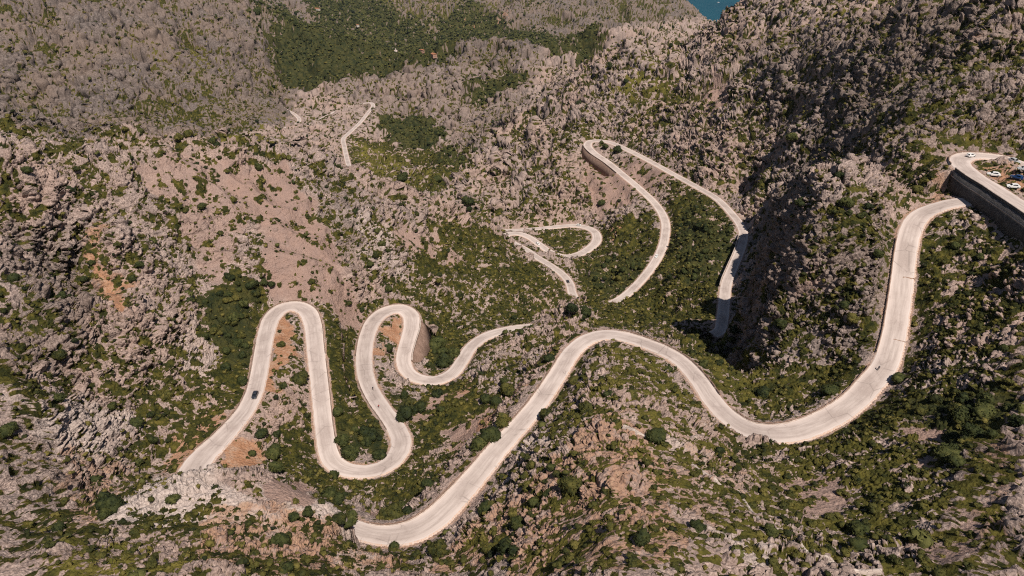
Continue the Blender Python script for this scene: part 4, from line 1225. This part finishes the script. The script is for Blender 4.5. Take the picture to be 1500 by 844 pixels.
srg = np.random.default_rng(4)
scrubby = np.clip(VP, 0, 1) * (nslope > .45)
SH = []      # x y z radius squash kind
lo = 1 - smooth(330, 480, r)
idx = scatter(lo * (.016 + .085 * scrubby ** 1.5) * (1 - .6 * C['forest']), 9000, srg)
SH.append((idx, .38 + .55 * srg.random(len(idx)) ** 2 + .12 * C['veg'][idx]))
midw = smooth(300, 480, r) * (1 - smooth(900, 1300, r))
idx = scatter(midw * (.010 + .020 * scrubby), 11000, srg)
SH.append((idx, .65 + .8 * srg.random(len(idx)) ** 2))
idx = scatter(smooth(900, 1300, r) * (1 - smooth(3000, 3600, r)) * (.0016 + .0035 * scrubby), 9000, srg)
SH.append((idx, 1.5 + 1.6 * srg.random(len(idx)) ** 2))
sidx = np.concatenate([a for a, _ in SH]); srad = np.concatenate([b_ for _, b_ in SH])

TR = []
fo = C['forest']
idx = scatter((1 - smooth(600, 800, r)) * (.0011 + .0030 * C['scree'] * (DR > 12) * (r > 200) + .035 * fo) * (nslope > .4), 1500, srg)
TR.append((idx, 1.2 + 1.0 * srg.random(len(idx)) ** 2))
idx = scatter(smooth(600, 800, r) * (1 - smooth(1700, 2000, r)) * (.0012 + .028 * smooth(.2, .8, fo + .4 * vn)) * (nslope > .4), 3000, srg)
TR.append((idx, 1.9 + 1.5 * srg.random(len(idx)) ** 1.5))
idx = scatter(smooth(1700, 2000, r) * (1 - smooth(3300, 3600, r)) * (.0003 + .028 * smooth(.3, .9, fo + .8 * vfar)), 12000, srg)
TR.append((idx, 2.2 + 4.2 * srg.random(len(idx)) ** 1.5))
tidx = np.concatenate([a for a, _ in TR]); trad = np.concatenate([b_ for _, b_ in TR])


def shown_size(idx, rad):
    return rad / np.linalg.norm(P[idx] - np.array([0, 0, CAM_Z]), axis=1)


def in_frame(idx):
    p = P[idx]; dep = p[:, 1] * CP - (p[:, 2] - CAM_Z) * SP
    u = 750 + FOC * p[:, 0] / dep; v = 422 - FOC * (p[:, 1] * SP + (p[:, 2] - CAM_Z) * CP) / dep
    e_ = el.ravel()[idx] > (np.maximum.accumulate(el, axis=1).ravel()[idx] - .001)
    return (u > 4) & (u < 1496) & (v > 4) & (v < 836) & e_


def mass(name, idx, rad, protos, mat, rg, sink=.12):
    if not len(idx):
        return
    VV, FF, TT, n_ = [], [], [], 0
    kind = rg.integers(len(protos), size=len(idx))
    for k_ in range(len(protos)):
        sel = np.nonzero(kind == k_)[0]
        if not len(sel):
            continue
        V_, F_ = protos[k_]
        a = rg.random(len(sel)) * 6.283; ca, sa = np.cos(a)[:, None], np.sin(a)[:, None]
        s_ = rad[sel][:, None]; st = (.75 + .5 * rg.random(len(sel)))[:, None]
        X = (V_[None, :, 0] * ca - V_[None, :, 1] * sa) * s_; Y = (V_[None, :, 0] * sa + V_[None, :, 1] * ca) * s_; Zz = V_[None, :, 2] * s_ * st - sink * s_
        p = P[idx[sel]]
        W_ = np.stack([X + p[:, 0:1], Y + p[:, 1:2], Zz + p[:, 2:3]], -1).reshape(-1, 3)
        F2 = (F_[None] + (np.arange(len(sel)) * len(V_))[:, None, None] + n_).reshape(-1, 3)
        VV.append(W_); FF.append(F2); n_ += len(W_)
        TT.append(np.repeat(rg.random(len(sel)), len(V_)))
    o = link(name, mesh_np(name, np.vstack(VV), np.vstack(FF), [mat], False, dict(tint=np.concatenate(TT))))
    return tag(o, kind='stuff')


# the largest ones are plants of their own
fr = in_frame(sidx); order = np.argsort(-(shown_size(sidx, srad) * fr)); big = order[:300]; rest = order[300:]
SHRUB_TINT = [None]
for q in big:
    p = P[sidx[q]]; rad = float(srad[q])
    o = bpy.data.objects.new('shrub', SHRUB_ME[srg.integers(8)]); COL.objects.link(o)
    o.location = (p[0], p[1], p[2] - .1 * rad); o.scale = (rad * 1.1, rad * 1.1, rad * (.9 + .3 * srg.random())); o.rotation_euler = (0, 0, srg.random() * 6.28)
    wd = place_words(p)
    size_w = 'large' if rad > .95 else 'mid-sized' if rad > .75 else 'small'
    tag(o, f'{size_w} olive green cushion shrub {wd}', 'shrub', f'{size_w} shrubs {wd}')
mass('scrub', sidx[rest], srad[rest], SHRUB_LOW, M_SHRUB, srg)


def tree(p, rad, label, group=None, olive=False, tall=1.0):
    root = empty('tree', tuple(p), (0, 0, srg.random() * 6.28)); root.scale = (rad, rad, rad * tall)
    tag(root, label, 'tree', group)
    link('trunk', TRUNK_ME[srg.integers(3)], root)
    c = link('crown', (OLIVE_ME[srg.integers(4)] if olive else CROWN_ME[srg.integers(8)]), root); c.location = (0, 0, .05)
    return root


MARKED = [
    (515, 782, 13, 0, .9, 'dark bush covering the lower end of the road at the rock rib'), (497, 772, 10, 1, .9, 'olive bush left of the dark one at the lower end of the road'), (530, 798, 10, 1, .9, 'olive bush below the lower end of the road'), (580, 806, 9, 0, .9, 'dark bush at the outer edge of the lowest bend'),  # (u, v of the foot, radius in photo pixels, olive?, tall, label)
    (841, 716, 17, 1, 1.0, 'round olive tree alone on the orange front spur, the biggest on it'), (804, 728, 9, 0, 1.0, 'dark bushy tree left of the big olive tree on the front spur'), (820, 700, 7, 1, .9, 'small light green tree between two darker ones on the front spur'), (773, 716, 9, 1, 1.0, 'green tree at the edge of the black cleft in the front spur'), (786, 738, 8, 0, .9, 'low dark tree under the black cleft in the front spur'),
    (572, 760, 17, 1, 1.15, 'large round grey-green tree beside the end of the lowest straight'), (597, 752, 8, 0, 1.0, 'small dark tree touching the large round grey-green tree'),
    (164, 748, 17, 0, 1.3, 'tall dark tree leaning on the left end of the pale rock rib'), (152, 758, 10, 0, 1.1, 'shorter dark tree behind the tall one at the pale rock rib'), (255, 732, 9, 0, .8, 'low dark tree on the pale rock rib above the foreground scrub'),
    (698, 655, 15, 0, 1.0, 'dark wide tree at the lower edge of the pinkish bare patch'), (716, 643, 15, 0, 1.1, 'dark tree closest to the guard wall, next to the bare patch'), (738, 622, 12, 1, 1.0, 'pale olive tree against the guard wall of the lowest straight'), (745, 575, 12, 1, .9, 'light green tree on the slope above the bare patch'), (728, 590, 9, 0, .9, 'dark tree left of the light green one on the slope'),
    (540, 645, 14, 0, 1.1, 'tallest dark tree inside the lower U-shaped bend'), (515, 668, 14, 0, 1.0, 'dark tree in the left half of the lower U-shaped bend'), (555, 670, 10, 0, .9, 'small dark tree in the right corner of the lower U-shaped bend'), (500, 650, 10, 0, 1.0, 'dark tree next to the long straight leg inside the U-shaped bend'),
    (592, 612, 14, 0, 1.0, 'dark spreading tree right of the descending leg'), (612, 605, 10, 0, 1.0, 'dark tree by the tip of the pinkish bare strip'), (640, 580, 8, 0, 1.0, 'dark tree just above the pinkish bare strip'), (652, 535, 12, 0, 1.0, 'dark tree under the curve below the second hairpin'), (640, 510, 13, 0, 1.1, 'dark tree at the foot of the reddish wall'), (665, 520, 9, 0, 1.0, 'dark tree right of the reddish wall, near the road'), (568, 512, 8, 0, 1.0, 'dark tree inside the second hairpin beside the orange soil'), (440, 560, 13, 1, .9, 'dull green tree inside the first hairpin against the long leg'),
    (398, 668, 12, 0, 1.0, 'dark tree above the right tip of the orange earth'), (402, 690, 11, 0, 1.0, 'dark tree below the right tip of the orange earth'), (378, 640, 9, 0, .9, 'dark tree on the striped rubble right of the widest road'), (482, 728, 13, 0, 1.0, 'dark tree below the left end of the U-shaped bend'), (498, 738, 10, 0, .9, 'dark low tree in the gully below the U-shaped bend'), (490, 700, 8, 0, 1.0, 'small dark tree touching the outside of the U-shaped bend'),
    (842, 560, 10, 1, .9, 'light green tree on the verge halfway up the lowest straight'), (927, 580, 10, 1, .8, 'light green flat tree above the pale rocks of the front spur'), (838, 458, 9, 0, 1.1, 'left one of two dark trees on the rocky knob behind the road crest'), (855, 460, 9, 0, 1.1, 'right one of two dark trees on the rocky knob behind the road crest'), (806, 540, 9, 0, 1.1, 'dark tree in the recess beside the upper part of the lowest straight'), (803, 528, 8, 0, 1.0, 'second dark tree in the recess beside the lowest straight, the higher one'),
    (370, 418, 6, 0, 1.1, 'leftmost of three dark trees at the foot of the pink scree'), (384, 418, 6, 0, 1.1, 'middle of three dark trees at the foot of the pink scree'), (396, 420, 6, 0, 1.0, 'rightmost of three dark trees at the foot of the pink scree'),
    (1388, 672, 17, 0, .9, 'broad dark tree below the grey scree patch at the lower right'), (1405, 680, 12, 0, .9, 'dark tree right of the broad one below the grey scree patch'), (1440, 608, 16, 0, .9, 'dark tree above the grey scree patch near the right edge'), (1490, 625, 14, 0, 1.0, 'dark tree cut by the right edge of the picture'), (1022, 775, 12, 0, .9, 'lone dark tree on the lower right flank of the front spur'), (1215, 575, 13, 0, .8, 'low dark tree inside the big right-hand bend'), (1250, 470, 9, 1, 1.0, 'olive tree on the grey buttress beside a dark hole'), (1240, 450, 8, 0, 1.0, 'dark tree in the hole of the grey buttress'),
    (1080, 490, 9, 0, 1.0, 'dark tree beside the end of the road at the gorge'), (1072, 500, 8, 1, .9, 'green tree below the road end at the gorge'), (690, 300, 9, 0, 1.0, 'dark tree on the far spur above the small valley loop'), (640, 268, 7, 0, 1.1, 'dark tree where the meadow meets the far spur'), (590, 263, 8, 0, 1.0, 'dark tree at the lower end of the yellow-green meadow'), (374, 22, 6, 0, 1.2, 'lone dark tree high on the far left mountainside'), (1318, 560, 11, 0, .8, 'dark shrubby tree right of the big bend on the outer verge'),
    (880, 300, 6, 0, 1.0, 'dark tree under the rubble of the sharp far hairpin'), (905, 222, 6, 0, 1.0, 'dark tree between the two legs at the sharp far hairpin'), (885, 217, 5, 0, 1.0, 'dark tree in the very tip of the sharp far hairpin'), (1178, 300, 8, 0, 1.0, 'dark tree at the top of the grey buttress'), (1165, 205, 9, 0, 1.0, 'dark tree on the slope above the gorge'),
]
for u, v, pr, ol, tall, lab in MARKED:
    p = hit(u, v); gi = ground_index(p.x, p.y); gk = gi[0] * NR + gi[1]
    if DR[gk] < HW[gk] + pr * .12:                                # never on the carriageway
        continue
    dep = p.y * CP - (p.z - CAM_Z) * SP
    rad = pr * dep / FOC * .95
    tree((p.x, p.y, p.z - .1 * rad), rad, lab, None, bool(ol), tall)
fr = in_frame(tidx); order = np.argsort(-(shown_size(tidx, trad) * fr)); nb = 300 - len(MARKED); big = order[:nb]; rest = order[nb:]
for q in big:
    p = P[tidx[q]]; rad = float(trad[q]); wd = place_words(p)
    size_w = 'larger' if rad > 2.0 else 'mid-sized' if rad > 1.55 else 'small'
    tree((p[0], p[1], p[2] - .1 * rad), rad, f'{size_w} dark round tree {wd}', f'{size_w} dark trees {wd}', srg.random() < .3, .9 + .35 * srg.random())
mass('woodland', tidx[rest], trad[rest], TREE_LOW, M_TREE, srg)
# ------------------------------------------------------------------ cars, cyclists, houses, boat
def paint_mat(name, col, rough=.3):
    m, nt, b = new_mat(name, rough, .5)
    b.inputs['Base Color'].default_value = tuple(col) + (1,)
    b.inputs['Coat Weight'].default_value = .5
    return m


M_WHITE = paint_mat('white_paint', (.78, .77, .75)); M_SILVER = paint_mat('silver_paint', (.42, .43, .44)); M_BLUE = paint_mat('blue_paint', (.012, .05, .16)); M_DARK = paint_mat('dark_paint', (.03, .032, .04))
M_GLASS = plain('window_glass', (.012, .016, .02), .08, .6); M_TYRE = plain('tyre_rubber', (.02, .02, .02), .9, .1); M_RIM = plain('wheel_rim', (.45, .45, .46), .35, .5); M_LAMP = plain('headlamp', (.75, .75, .72), .15, .6); M_TAIL = plain('tail_lamp', (.30, .015, .012), .2, .5)


def bm_mesh(name, bm, mats):
    bmesh.ops.recalc_face_normals(bm, faces=bm.faces[:])
    me_ = bpy.data.meshes.new(name); bm.to_mesh(me_); bm.free()
    for m_ in mats:
        me_.materials.append(m_)
    return me_


def loft(sections):
    """closed skin through equal-length vertex rings"""
    bm = bmesh.new(); R_ = [[bm.verts.new(p) for p in s] for s in sections]; n_ = len(R_[0])
    for a, b_ in zip(R_, R_[1:]):
        for k_ in range(n_):
            bm.faces.new((a[k_], a[(k_ + 1) % n_], b_[(k_ + 1) % n_], b_[k_]))
    bm.faces.new(R_[0]); bm.faces.new(R_[-1])
    return bm


def car_body():
    # y forward, half-width w, sill z0, shoulder z1
    secs = []
    for y_, w_, z0, z1 in ((-2.12, .70, .48, .78), (-2.02, .82, .32, .92), (-1.4, .87, .26, .96), (0, .88, .24, .94), (1.0, .87, .25, .92), (1.6, .84, .27, .82), (2.05, .76, .34, .68), (2.14, .62, .42, .58)):
        secs.append([(-w_, y_, z0), (-w_ * 1.02, y_, (z0 + z1) / 2), (-w_ * .93, y_, z1), (w_ * .93, y_, z1), (w_ * 1.02, y_, (z0 + z1) / 2), (w_, y_, z0)])
    return loft(secs)


def car_roof():
    return loft([[(-.70, -1.78, .90), (-.60, -1.55, 1.30), (.60, -1.55, 1.30), (.70, -1.78, .90)], [(-.80, -1.3, .9), (-.62, -1.2, 1.42), (.62, -1.2, 1.42), (.80, -1.3, .9)], [(-.80, 0, .9), (-.62, -.1, 1.45), (.62, -.1, 1.45), (.80, 0, .9)], [(-.76, .9, .88), (-.58, .35, 1.38), (.58, .35, 1.38), (.76, .9, .88)]])


def car_windows():
    bm = bmesh.new()
    def quad(pts):
        bm.faces.new([bm.verts.new(p) for p in pts])
    for s in (-1, 1):
        quad([(s * .80, -1.2, 1.0), (s * .70, -1.12, 1.34), (s * .70, -.05, 1.37), (s * .80, .6, 1.0)])
    quad([(-.68, .93, .96), (-.54, .46, 1.34), (.54, .46, 1.34), (.68, .93, .96)])
    quad([(-.62, -1.82, .98), (-.54, -1.66, 1.27), (.54, -1.66, 1.27), (.62, -1.82, .98)])
    bmesh.ops.solidify(bm, geom=bm.faces[:], thickness=.03)
    return bm


def ring_wheel(rad, wid, x0):
    return loft([[(x0 + dx, math.cos(a) * rr_, math.sin(a) * rr_) for a in np.linspace(0, 6.2832, 14, endpoint=False)] for dx, rr_ in ((-wid / 2, rad * .8), (-wid / 2 + .02, rad), (wid / 2 - .02, rad), (wid / 2, rad * .8))])


def slab(x0, x1, y0, y1, z0, z1):
    return loft([[(x0, y_, z0), (x0, y_, z1), (x1, y_, z1), (x1, y_, z0)] for y_ in (y0, y1)])


CAR_ME = dict(body=bm_mesh('body', car_body(), [M_WHITE]), roof=bm_mesh('roof', car_roof(), [M_WHITE]), windows=bm_mesh('windows', car_windows(), [M_GLASS]),
              tyre=bm_mesh('tyre', ring_wheel(.33, .2, 0), [M_TYRE]), rim=bm_mesh('rim', ring_wheel(.2, .22, 0), [M_RIM]), lamp=bm_mesh('headlight', slab(-.16, .16, -.06, .06, -.07, .07), [M_LAMP]), tail=bm_mesh('tail_light', slab(-.13, .13, -.04, .04, -.09, .09), [M_TAIL]))


def car(loc, heading, tilt, paint, label):
    """heading: direction of travel in the ground plane"""
    root = empty('parked_car' if 'parked' in label else 'car', loc, (tilt, 0, heading)); tag(root, label, 'car', 'cars on the mountain road')
    for nm in ('body', 'roof'):
        me_ = CAR_ME[nm]
        if paint is not M_WHITE:
            me_ = me_.copy(); me_.materials[0] = paint
        o = link(nm, me_, root)
    link('windows', CAR_ME['windows'], root)
    for sx in (-.80, .80):
        for sy in (-1.32, 1.35):
            w_ = link('wheel', CAR_ME['tyre'], root); w_.location = (sx, sy, .33)
            rm = link('rim', CAR_ME['rim'], w_)
    for sx in (-.55, .55):
        o = link('headlight', CAR_ME['lamp'], root); o.location = (sx, 2.06, .62)
        o = link('tail_light', CAR_ME['tail'], root); o.location = (sx * 1.1, -2.06, .80)
    return root


def on_road(key, u, v, side, back=False):
    """spot on the carriageway: side -1 left lane .. 1 right lane"""
    S = ROADS[key]; i = nearest_on(key, u, v); T, N = frame(S)
    p = S[i, :2] + N[i] * side; t = T[i] * (-1 if back else 1)
    i2 = min(len(S) - 1, i + 3); i1 = max(0, i - 3)
    slope = math.atan2(S[i2, 2] - S[i1, 2], math.dist(S[i2, :2], S[i1, :2])) * (-1 if back else 1)
    return (float(p[0]), float(p[1]), float(S[i, 2]) + .06), math.atan2(-t[0], t[1]), slope


for key, u, v, sd, bk, mt, lab in (
        ('upper', 1417, 228, .9, False, M_WHITE, 'white car entering the tight end of the loop road'),
        ('upper', 1487, 236, .9, False, M_SILVER, 'silver grey car on the upper strand of the loop road'),
        ('main', 847, 331, .9, True, M_WHITE, 'white car at the top of the small teardrop loop in the valley'),
        ('main', 789, 358, .9, False, M_WHITE, 'white car on the lower strand of the small valley loop'),
        ('main', 963, 376, .9, False, M_WHITE, 'white car alone on the long leg descending from the sharp hairpin'),
        ('main', 837, 411, -.9, False, M_DARK, 'dark car near the foot of the narrow leg left of the rocky knob'),
        ('main', 374, 584, .9, True, M_DARK, 'dark car climbing the leftmost leg towards the first hairpin')):
    loc, h_, sl = on_road(key, u, v, sd, bk)
    car(loc, h_, sl, mt, lab)
# cars parked on the gravel inside the loop
for u, v, h_, mt, lab in ((1454, 258, 1.2, M_WHITE, 'white parked car beside the bushes inside the loop road'), (1481, 277, 1.35, M_WHITE, 'white parked car close to the viaduct edge inside the loop road'), (1489, 263, .7, M_BLUE, 'dark blue parked car inside the loop road'), (1497, 255, 1.3, M_SILVER, 'silver parked car at the right edge inside the loop road')):
    p = hit(u, v)
    car((p.x, p.y, ground_z(p.x, p.y, 'top') + .03), h_, 0, mt, lab)


# cyclists: a bicycle and its rider
def tube_path(bm, pts, rad, seg=6, close=False):
    pts = [Vector(p) for p in pts]; rings = []
    n_ = len(pts)
    for k_, p in enumerate(pts):
        a = pts[(k_ - 1) % n_] if close else pts[max(0, k_ - 1)]; b_ = pts[(k_ + 1) % n_] if close else pts[min(n_ - 1, k_ + 1)]
        rot = (b_ - a).to_track_quat('Z', 'Y').to_matrix()
        rings.append([bm.verts.new(p + rot @ Vector((math.cos(t) * rad, math.sin(t) * rad, 0))) for t in np.linspace(0, 6.2832, seg, endpoint=False)])
    for a, b_ in (zip(rings, rings[1:] + rings[:1]) if close else zip(rings, rings[1:])):
        for k_ in range(seg):
            bm.faces.new((a[k_], a[(k_ + 1) % seg], b_[(k_ + 1) % seg], b_[k_]))
    if not close:
        bm.faces.new(rings[0]); bm.faces.new(rings[-1])


def bike_meshes():
    f = bmesh.new()
    bb, seat, head, hub = (0, -.05, .30), (0, -.22, .80), (0, .42, .78), (0, -.48, .34)
    for a, b_ in ((bb, seat), (seat, head), (bb, head), (bb, hub), (seat, hub), (head, (0, .55, .34))):
        tube_path(f, [a, b_], .02)
    frame_ = bm_mesh('frame', f, [M_DARK])
    w_ = bmesh.new(); tube_path(w_, [(0, math.cos(a) * .32, math.sin(a) * .32) for a in np.linspace(0, 6.2832, 20, endpoint=False)], .022, 5, True); wheel = bm_mesh('wheel', w_, [M_TYRE])
    s = bmesh.new(); tube_path(s, [(0, -.36, .86), (0, -.24, .87), (0, -.12, .85)], .05); saddle = bm_mesh('saddle', s, [M_TYRE])
    h = bmesh.new(); tube_path(h, [(-.21, .58, .88), (-.2, .48, .92), (0, .44, .92), (.2, .48, .92), (.21, .58, .88)], .018); bar = bm_mesh('handlebar', h, [M_TYRE])
    return frame_, wheel, saddle, bar


BIKE = bike_meshes()
M_SKIN = plain('skin', (.42, .26, .19), .6); M_KIT = plain('dark_jersey', (.03, .035, .05), .8); M_RED = plain('red_jersey', (.35, .03, .03), .8); M_HELM = plain('pale_helmet', (.6, .6, .58), .4)


def rider_mesh(kit):
    J = [((0, -.20, .96), .15), ((0, -.08, 1.18), .15), ((0, .10, 1.38), .17), ((0, .18, 1.46), .07), ((0, .24, 1.52), .075), ((0, .27, 1.62), .10), ((0, .28, 1.70), .075)]
    E = [(0, 1), (1, 2), (2, 3), (3, 4), (4, 5), (5, 6)]
    for s in (-1, 1):
        k0_ = len(J)
        J += [((s * .19, .10, 1.36), .075), ((s * .25, .26, 1.16), .05), ((s * .21, .50, .95), .036), ((s * .20, .56, .92), .042)]
        E += [(2, k0_), (k0_, k0_ + 1), (k0_ + 1, k0_ + 2), (k0_ + 2, k0_ + 3)]
        k1 = len(J); up = s > 0
        J += [((s * .10, -.20, .92), .105), ((s * .11, .16, .78 if up else .62), .07), ((s * .11, .02 if up else -.02, .40 if up else .22), .048), ((s * .11, .12 if up else .10, .34 if up else .14), .045)]
        E += [(0, k1), (k1, k1 + 1), (k1 + 1, k1 + 2), (k1 + 2, k1 + 3)]
    me_ = bpy.data.meshes.new('rider'); me_.from_pydata([j[0] for j in J], E, [])
    o = bpy.data.objects.new('rider_skeleton', me_); COL.objects.link(o)
    o.modifiers.new('skin', 'SKIN'); o.modifiers.new('sub', 'SUBSURF').levels = 1
    for k_, v_ in enumerate(me_.skin_vertices[0].data):
        v_.radius = (J[k_][1], J[k_][1]); v_.use_root = k_ == 0
    dg = bpy.context.evaluated_depsgraph_get()
    out = bpy.data.meshes.new_from_object(o.evaluated_get(dg)); bpy.data.objects.remove(o)
    out.name = 'person'; out.materials.clear(); out.materials.append(kit); out.materials.append(M_SKIN)
    for p in out.polygons:
        c = p.center
        p.material_index = 1 if (c.z > 1.44 or (c.y > .36 and c.z < 1.1) or (.16 < c.z < .60 and abs(c.x) > .05)) else 0
        p.use_smooth = True
    return out


RIDERS = {'dark': rider_mesh(M_KIT), 'red': rider_mesh(M_RED)}
hb = loft([[(math.cos(a) * q_, .27 + math.sin(a) * q_ * 1.25, z_) for a in np.linspace(0, 6.2832, 10, endpoint=False)] for q_, z_ in ((.112, 1.66), (.115, 1.71), (.09, 1.77), (.03, 1.80))])
HELMET = bm_mesh('helmet', hb, [M_HELM])
for u, v, sd, bk, kit, lab in ((537, 574, .9, True, 'dark', 'the upper rider on the leg dropping to the lower bend'), (552, 602, -.9, True, 'red', 'the lower rider on the leg dropping to the lower bend'), (1289, 540, .8, True, 'dark', 'the lone rider on the big right-hand bend')):
    loc, h_, sl = on_road('main', u, v, sd, bk)
    bk_ = empty('bicycle', loc, (sl, 0, h_)); tag(bk_, 'bicycle of ' + lab, 'bicycle')
    link('frame', BIKE[0], bk_)
    for y_ in (-.48, .55):
        w_ = link('wheel', BIKE[1], bk_); w_.location = (0, y_, .34)
    link('saddle', BIKE[2], bk_); link('handlebar', BIKE[3], bk_)
    pr_ = link('person', RIDERS[kit]); pr_.location = loc; pr_.rotation_euler = (sl, 0, h_); tag(pr_, f'cyclist in {kit} jersey, ' + lab.replace(' rider', ' one'), 'person')
    link('helmet', HELMET, pr_)

# houses of the far valley
M_PLASTER = plain('pale_plaster', (.62, .55, .47), .9, .1); M_OCHRE = plain('ochre_plaster', (.45, .27, .20), .9, .1); M_TILE = plain('clay_tiles', (.36, .16, .09), .9, .1); M_SHUT = plain('dark_window', (.04, .045, .05), .4, .3)


def house(u, v, wx_, wy_, hz_, rot, plaster, label):
    p = hit(u, v); root = empty('house', (p.x, p.y, p.z - .6), (0, 0, rot)); tag(root, label, 'house', 'houses in the far valley')
    link('wall', bm_mesh('wall', slab(-wx_, wx_, -wy_, wy_, -2, hz_), [plaster]), root)
    ov = .5
    link('roof', bm_mesh('roof', loft([[(-wx_ - ov, -wy_ - ov, hz_ + .01), (-wx_ - ov, -wy_ - ov, hz_ + .25), (0, -wy_ - ov, hz_ + wx_ * .42), (wx_ + ov, -wy_ - ov, hz_ + .25), (wx_ + ov, -wy_ - ov, hz_ + .01)], [(-wx_ - ov, wy_ + ov, hz_ + .01), (-wx_ - ov, wy_ + ov, hz_ + .25), (0, wy_ + ov, hz_ + wx_ * .42), (wx_ + ov, wy_ + ov, hz_ + .25), (wx_ + ov, wy_ + ov, hz_ + .01)]]), [M_TILE]), root)
    for x_ in (-wx_ * .5, wx_ * .5):
        for z_ in (1.5, 4.2):
            if z_ + 1 < hz_:
                link('window', bm_mesh('window', slab(x_ - .5, x_ + .5, -wy_ - .04, -wy_ + .1, z_, z_ + 1.3), [M_SHUT]), root)
    link('door', bm_mesh('door', slab(-.55, .55, -wy_ - .05, -wy_ + .1, 0, 2.2), [M_SHUT]), root)


house(464, 16, 6, 10, 6.5, 1.1, M_PLASTER, 'pale farmhouse highest in the far dark forest'); house(525, 41, 5, 6, 6, .3, M_PLASTER, 'small pale house between the dark woods and the olive slope'); house(635, 86, 4, 5.5, 5.2, .5, M_OCHRE, 'reddish house above the middle hill'); house(617, 76, 3, 4, 4.6, 1.0, M_OCHRE, 'small reddish house left of the larger reddish one')

# boat off the shore
_s = sight(1052, 4); _t = -CAM_Z / _s[2]
bt = empty('motor_boat', (_s[0] * _t, _s[1] * _t, 0), (0, 0, 1.0)); tag(bt, 'small white motor boat on the blue sea wedge', 'boat')
link('hull', bm_mesh('hull', loft([[(-w_, y_, zt), (-w_ * .6, y_, -.6), (w_ * .6, y_, -.6), (w_, y_, zt)] for y_, w_, zt in ((-9, 2.6, 1.6), (-3, 3.0, 1.6), (4, 2.6, 1.9), (8, 1.2, 2.3), (10, .15, 2.5))]), [M_WHITE]), bt)
link('cabin', bm_mesh('cabin', loft([[(-1.8, y_, 1.6), (-1.5, y_, zt), (1.5, y_, zt), (1.8, y_, 1.6)] for y_, zt in ((-5, 3.6), (1, 3.8), (3, 2.4))]), [M_WHITE]), bt)
link('windscreen', bm_mesh('windscreen', slab(-1.4, 1.4, 1.2, 1.9, 3.0, 3.5), [M_GLASS]), bt)
# ------------------------------------------------------------------ sea, sky, sun, camera
m, nt, b = new_mat('sea_water', .45, .12)
q = NB(nt)
nt.links.new(q.mix(q.rng(q.noise(.002, 4), .35, .65), (.002, .045, .075), (.004, .065, .095)), b.inputs['Base Color'])
nt.links.new(q.bump(q.noise(.05, 4), .3, 1.0), b.inputs['Normal'])
me = mesh_np('sea', np.array([(-9000, 1500, 0), (9000, 1500, 0), (9000, 14000, 0), (-9000, 14000, 0)]), np.array([(0, 1, 2, 3)]), [m])
tag(link('sea', me), kind='structure')

SUN_EL, SUN_AZ = R(58), math.atan2(0.45, -0.89)      # azimuth from +Y towards +X
sd = Vector((math.sin(SUN_AZ) * math.cos(SUN_EL), math.cos(SUN_AZ) * math.cos(SUN_EL), math.sin(SUN_EL)))
l = bpy.data.lights.new('sun', 'SUN'); l.energy = 5.0; l.angle = R(.5); l.color = (1.0, .915, .82)
lo = bpy.data.objects.new('sun', l); COL.objects.link(lo); lo.rotation_euler = sd.to_track_quat('Z', 'Y').to_euler()
w = bpy.data.worlds.new('World'); bpy.context.scene.world = w; w.use_nodes = True
nt = w.node_tree; bg = nt.nodes['Background']; sky = nt.nodes.new('ShaderNodeTexSky')
sky.sky_type = 'NISHITA'; sky.sun_disc = False; sky.sun_elevation = SUN_EL; sky.sun_rotation = SUN_AZ; sky.altitude = 600
nt.links.new(sky.outputs[0], bg.inputs[0]); bg.inputs[1].default_value = .05

cam = bpy.data.cameras.new('camera'); co = bpy.data.objects.new('camera', cam); COL.objects.link(co)
cam.sensor_width = 36; cam.lens = 36 * FOC / 1500; co.location = (0, 0, CAM_Z); co.rotation_euler = (R(90 - PITCH), 0, 0); cam.clip_start = .5; cam.clip_end = 60000
sc_ = bpy.context.scene
sc_.camera = co
sc_.view_settings.view_transform = 'Standard'; sc_.view_settings.look = 'None'; sc_.view_settings.exposure = .08; sc_.view_settings.gamma = 1; sc_.view_settings.use_curve_mapping = False
sc_.cycles.max_bounces = 4; sc_.cycles.diffuse_bounces = 1; sc_.cycles.use_denoising = False; sc_.cycles.filter_width = 1.1

# thin sea haze between the slopes
zb, zt = float(P[:, 2].min()) - 8, max(CAM_Z + 6, float(P[:, 2].max()) + 20)
mh = bpy.data.materials.new('haze_air'); mh.use_nodes = True; nt = mh.node_tree; nt.nodes.clear()
ho = nt.nodes.new('ShaderNodeOutputMaterial'); hv = nt.nodes.new('ShaderNodeVolumePrincipled'); nt.links.new(hv.outputs[0], ho.inputs['Volume'])
hv.inputs['Color'].default_value = (.66, .76, .84, 1); hv.inputs['Density'].default_value = 1.5e-5; hv.inputs['Anisotropy'].default_value = .1
hx = np.array([(a, b_, c) for c in (zb, zt) for b_ in (-2500, 14500) for a in (-9500, 9500)], float)
hz = link('haze', mesh_np('haze', hx, np.array([(0, 2, 3, 1), (4, 5, 7, 6), (0, 1, 5, 4), (2, 6, 7, 3), (0, 4, 6, 2), (1, 3, 7, 5)]), [mh])); tag(hz, kind='stuff')
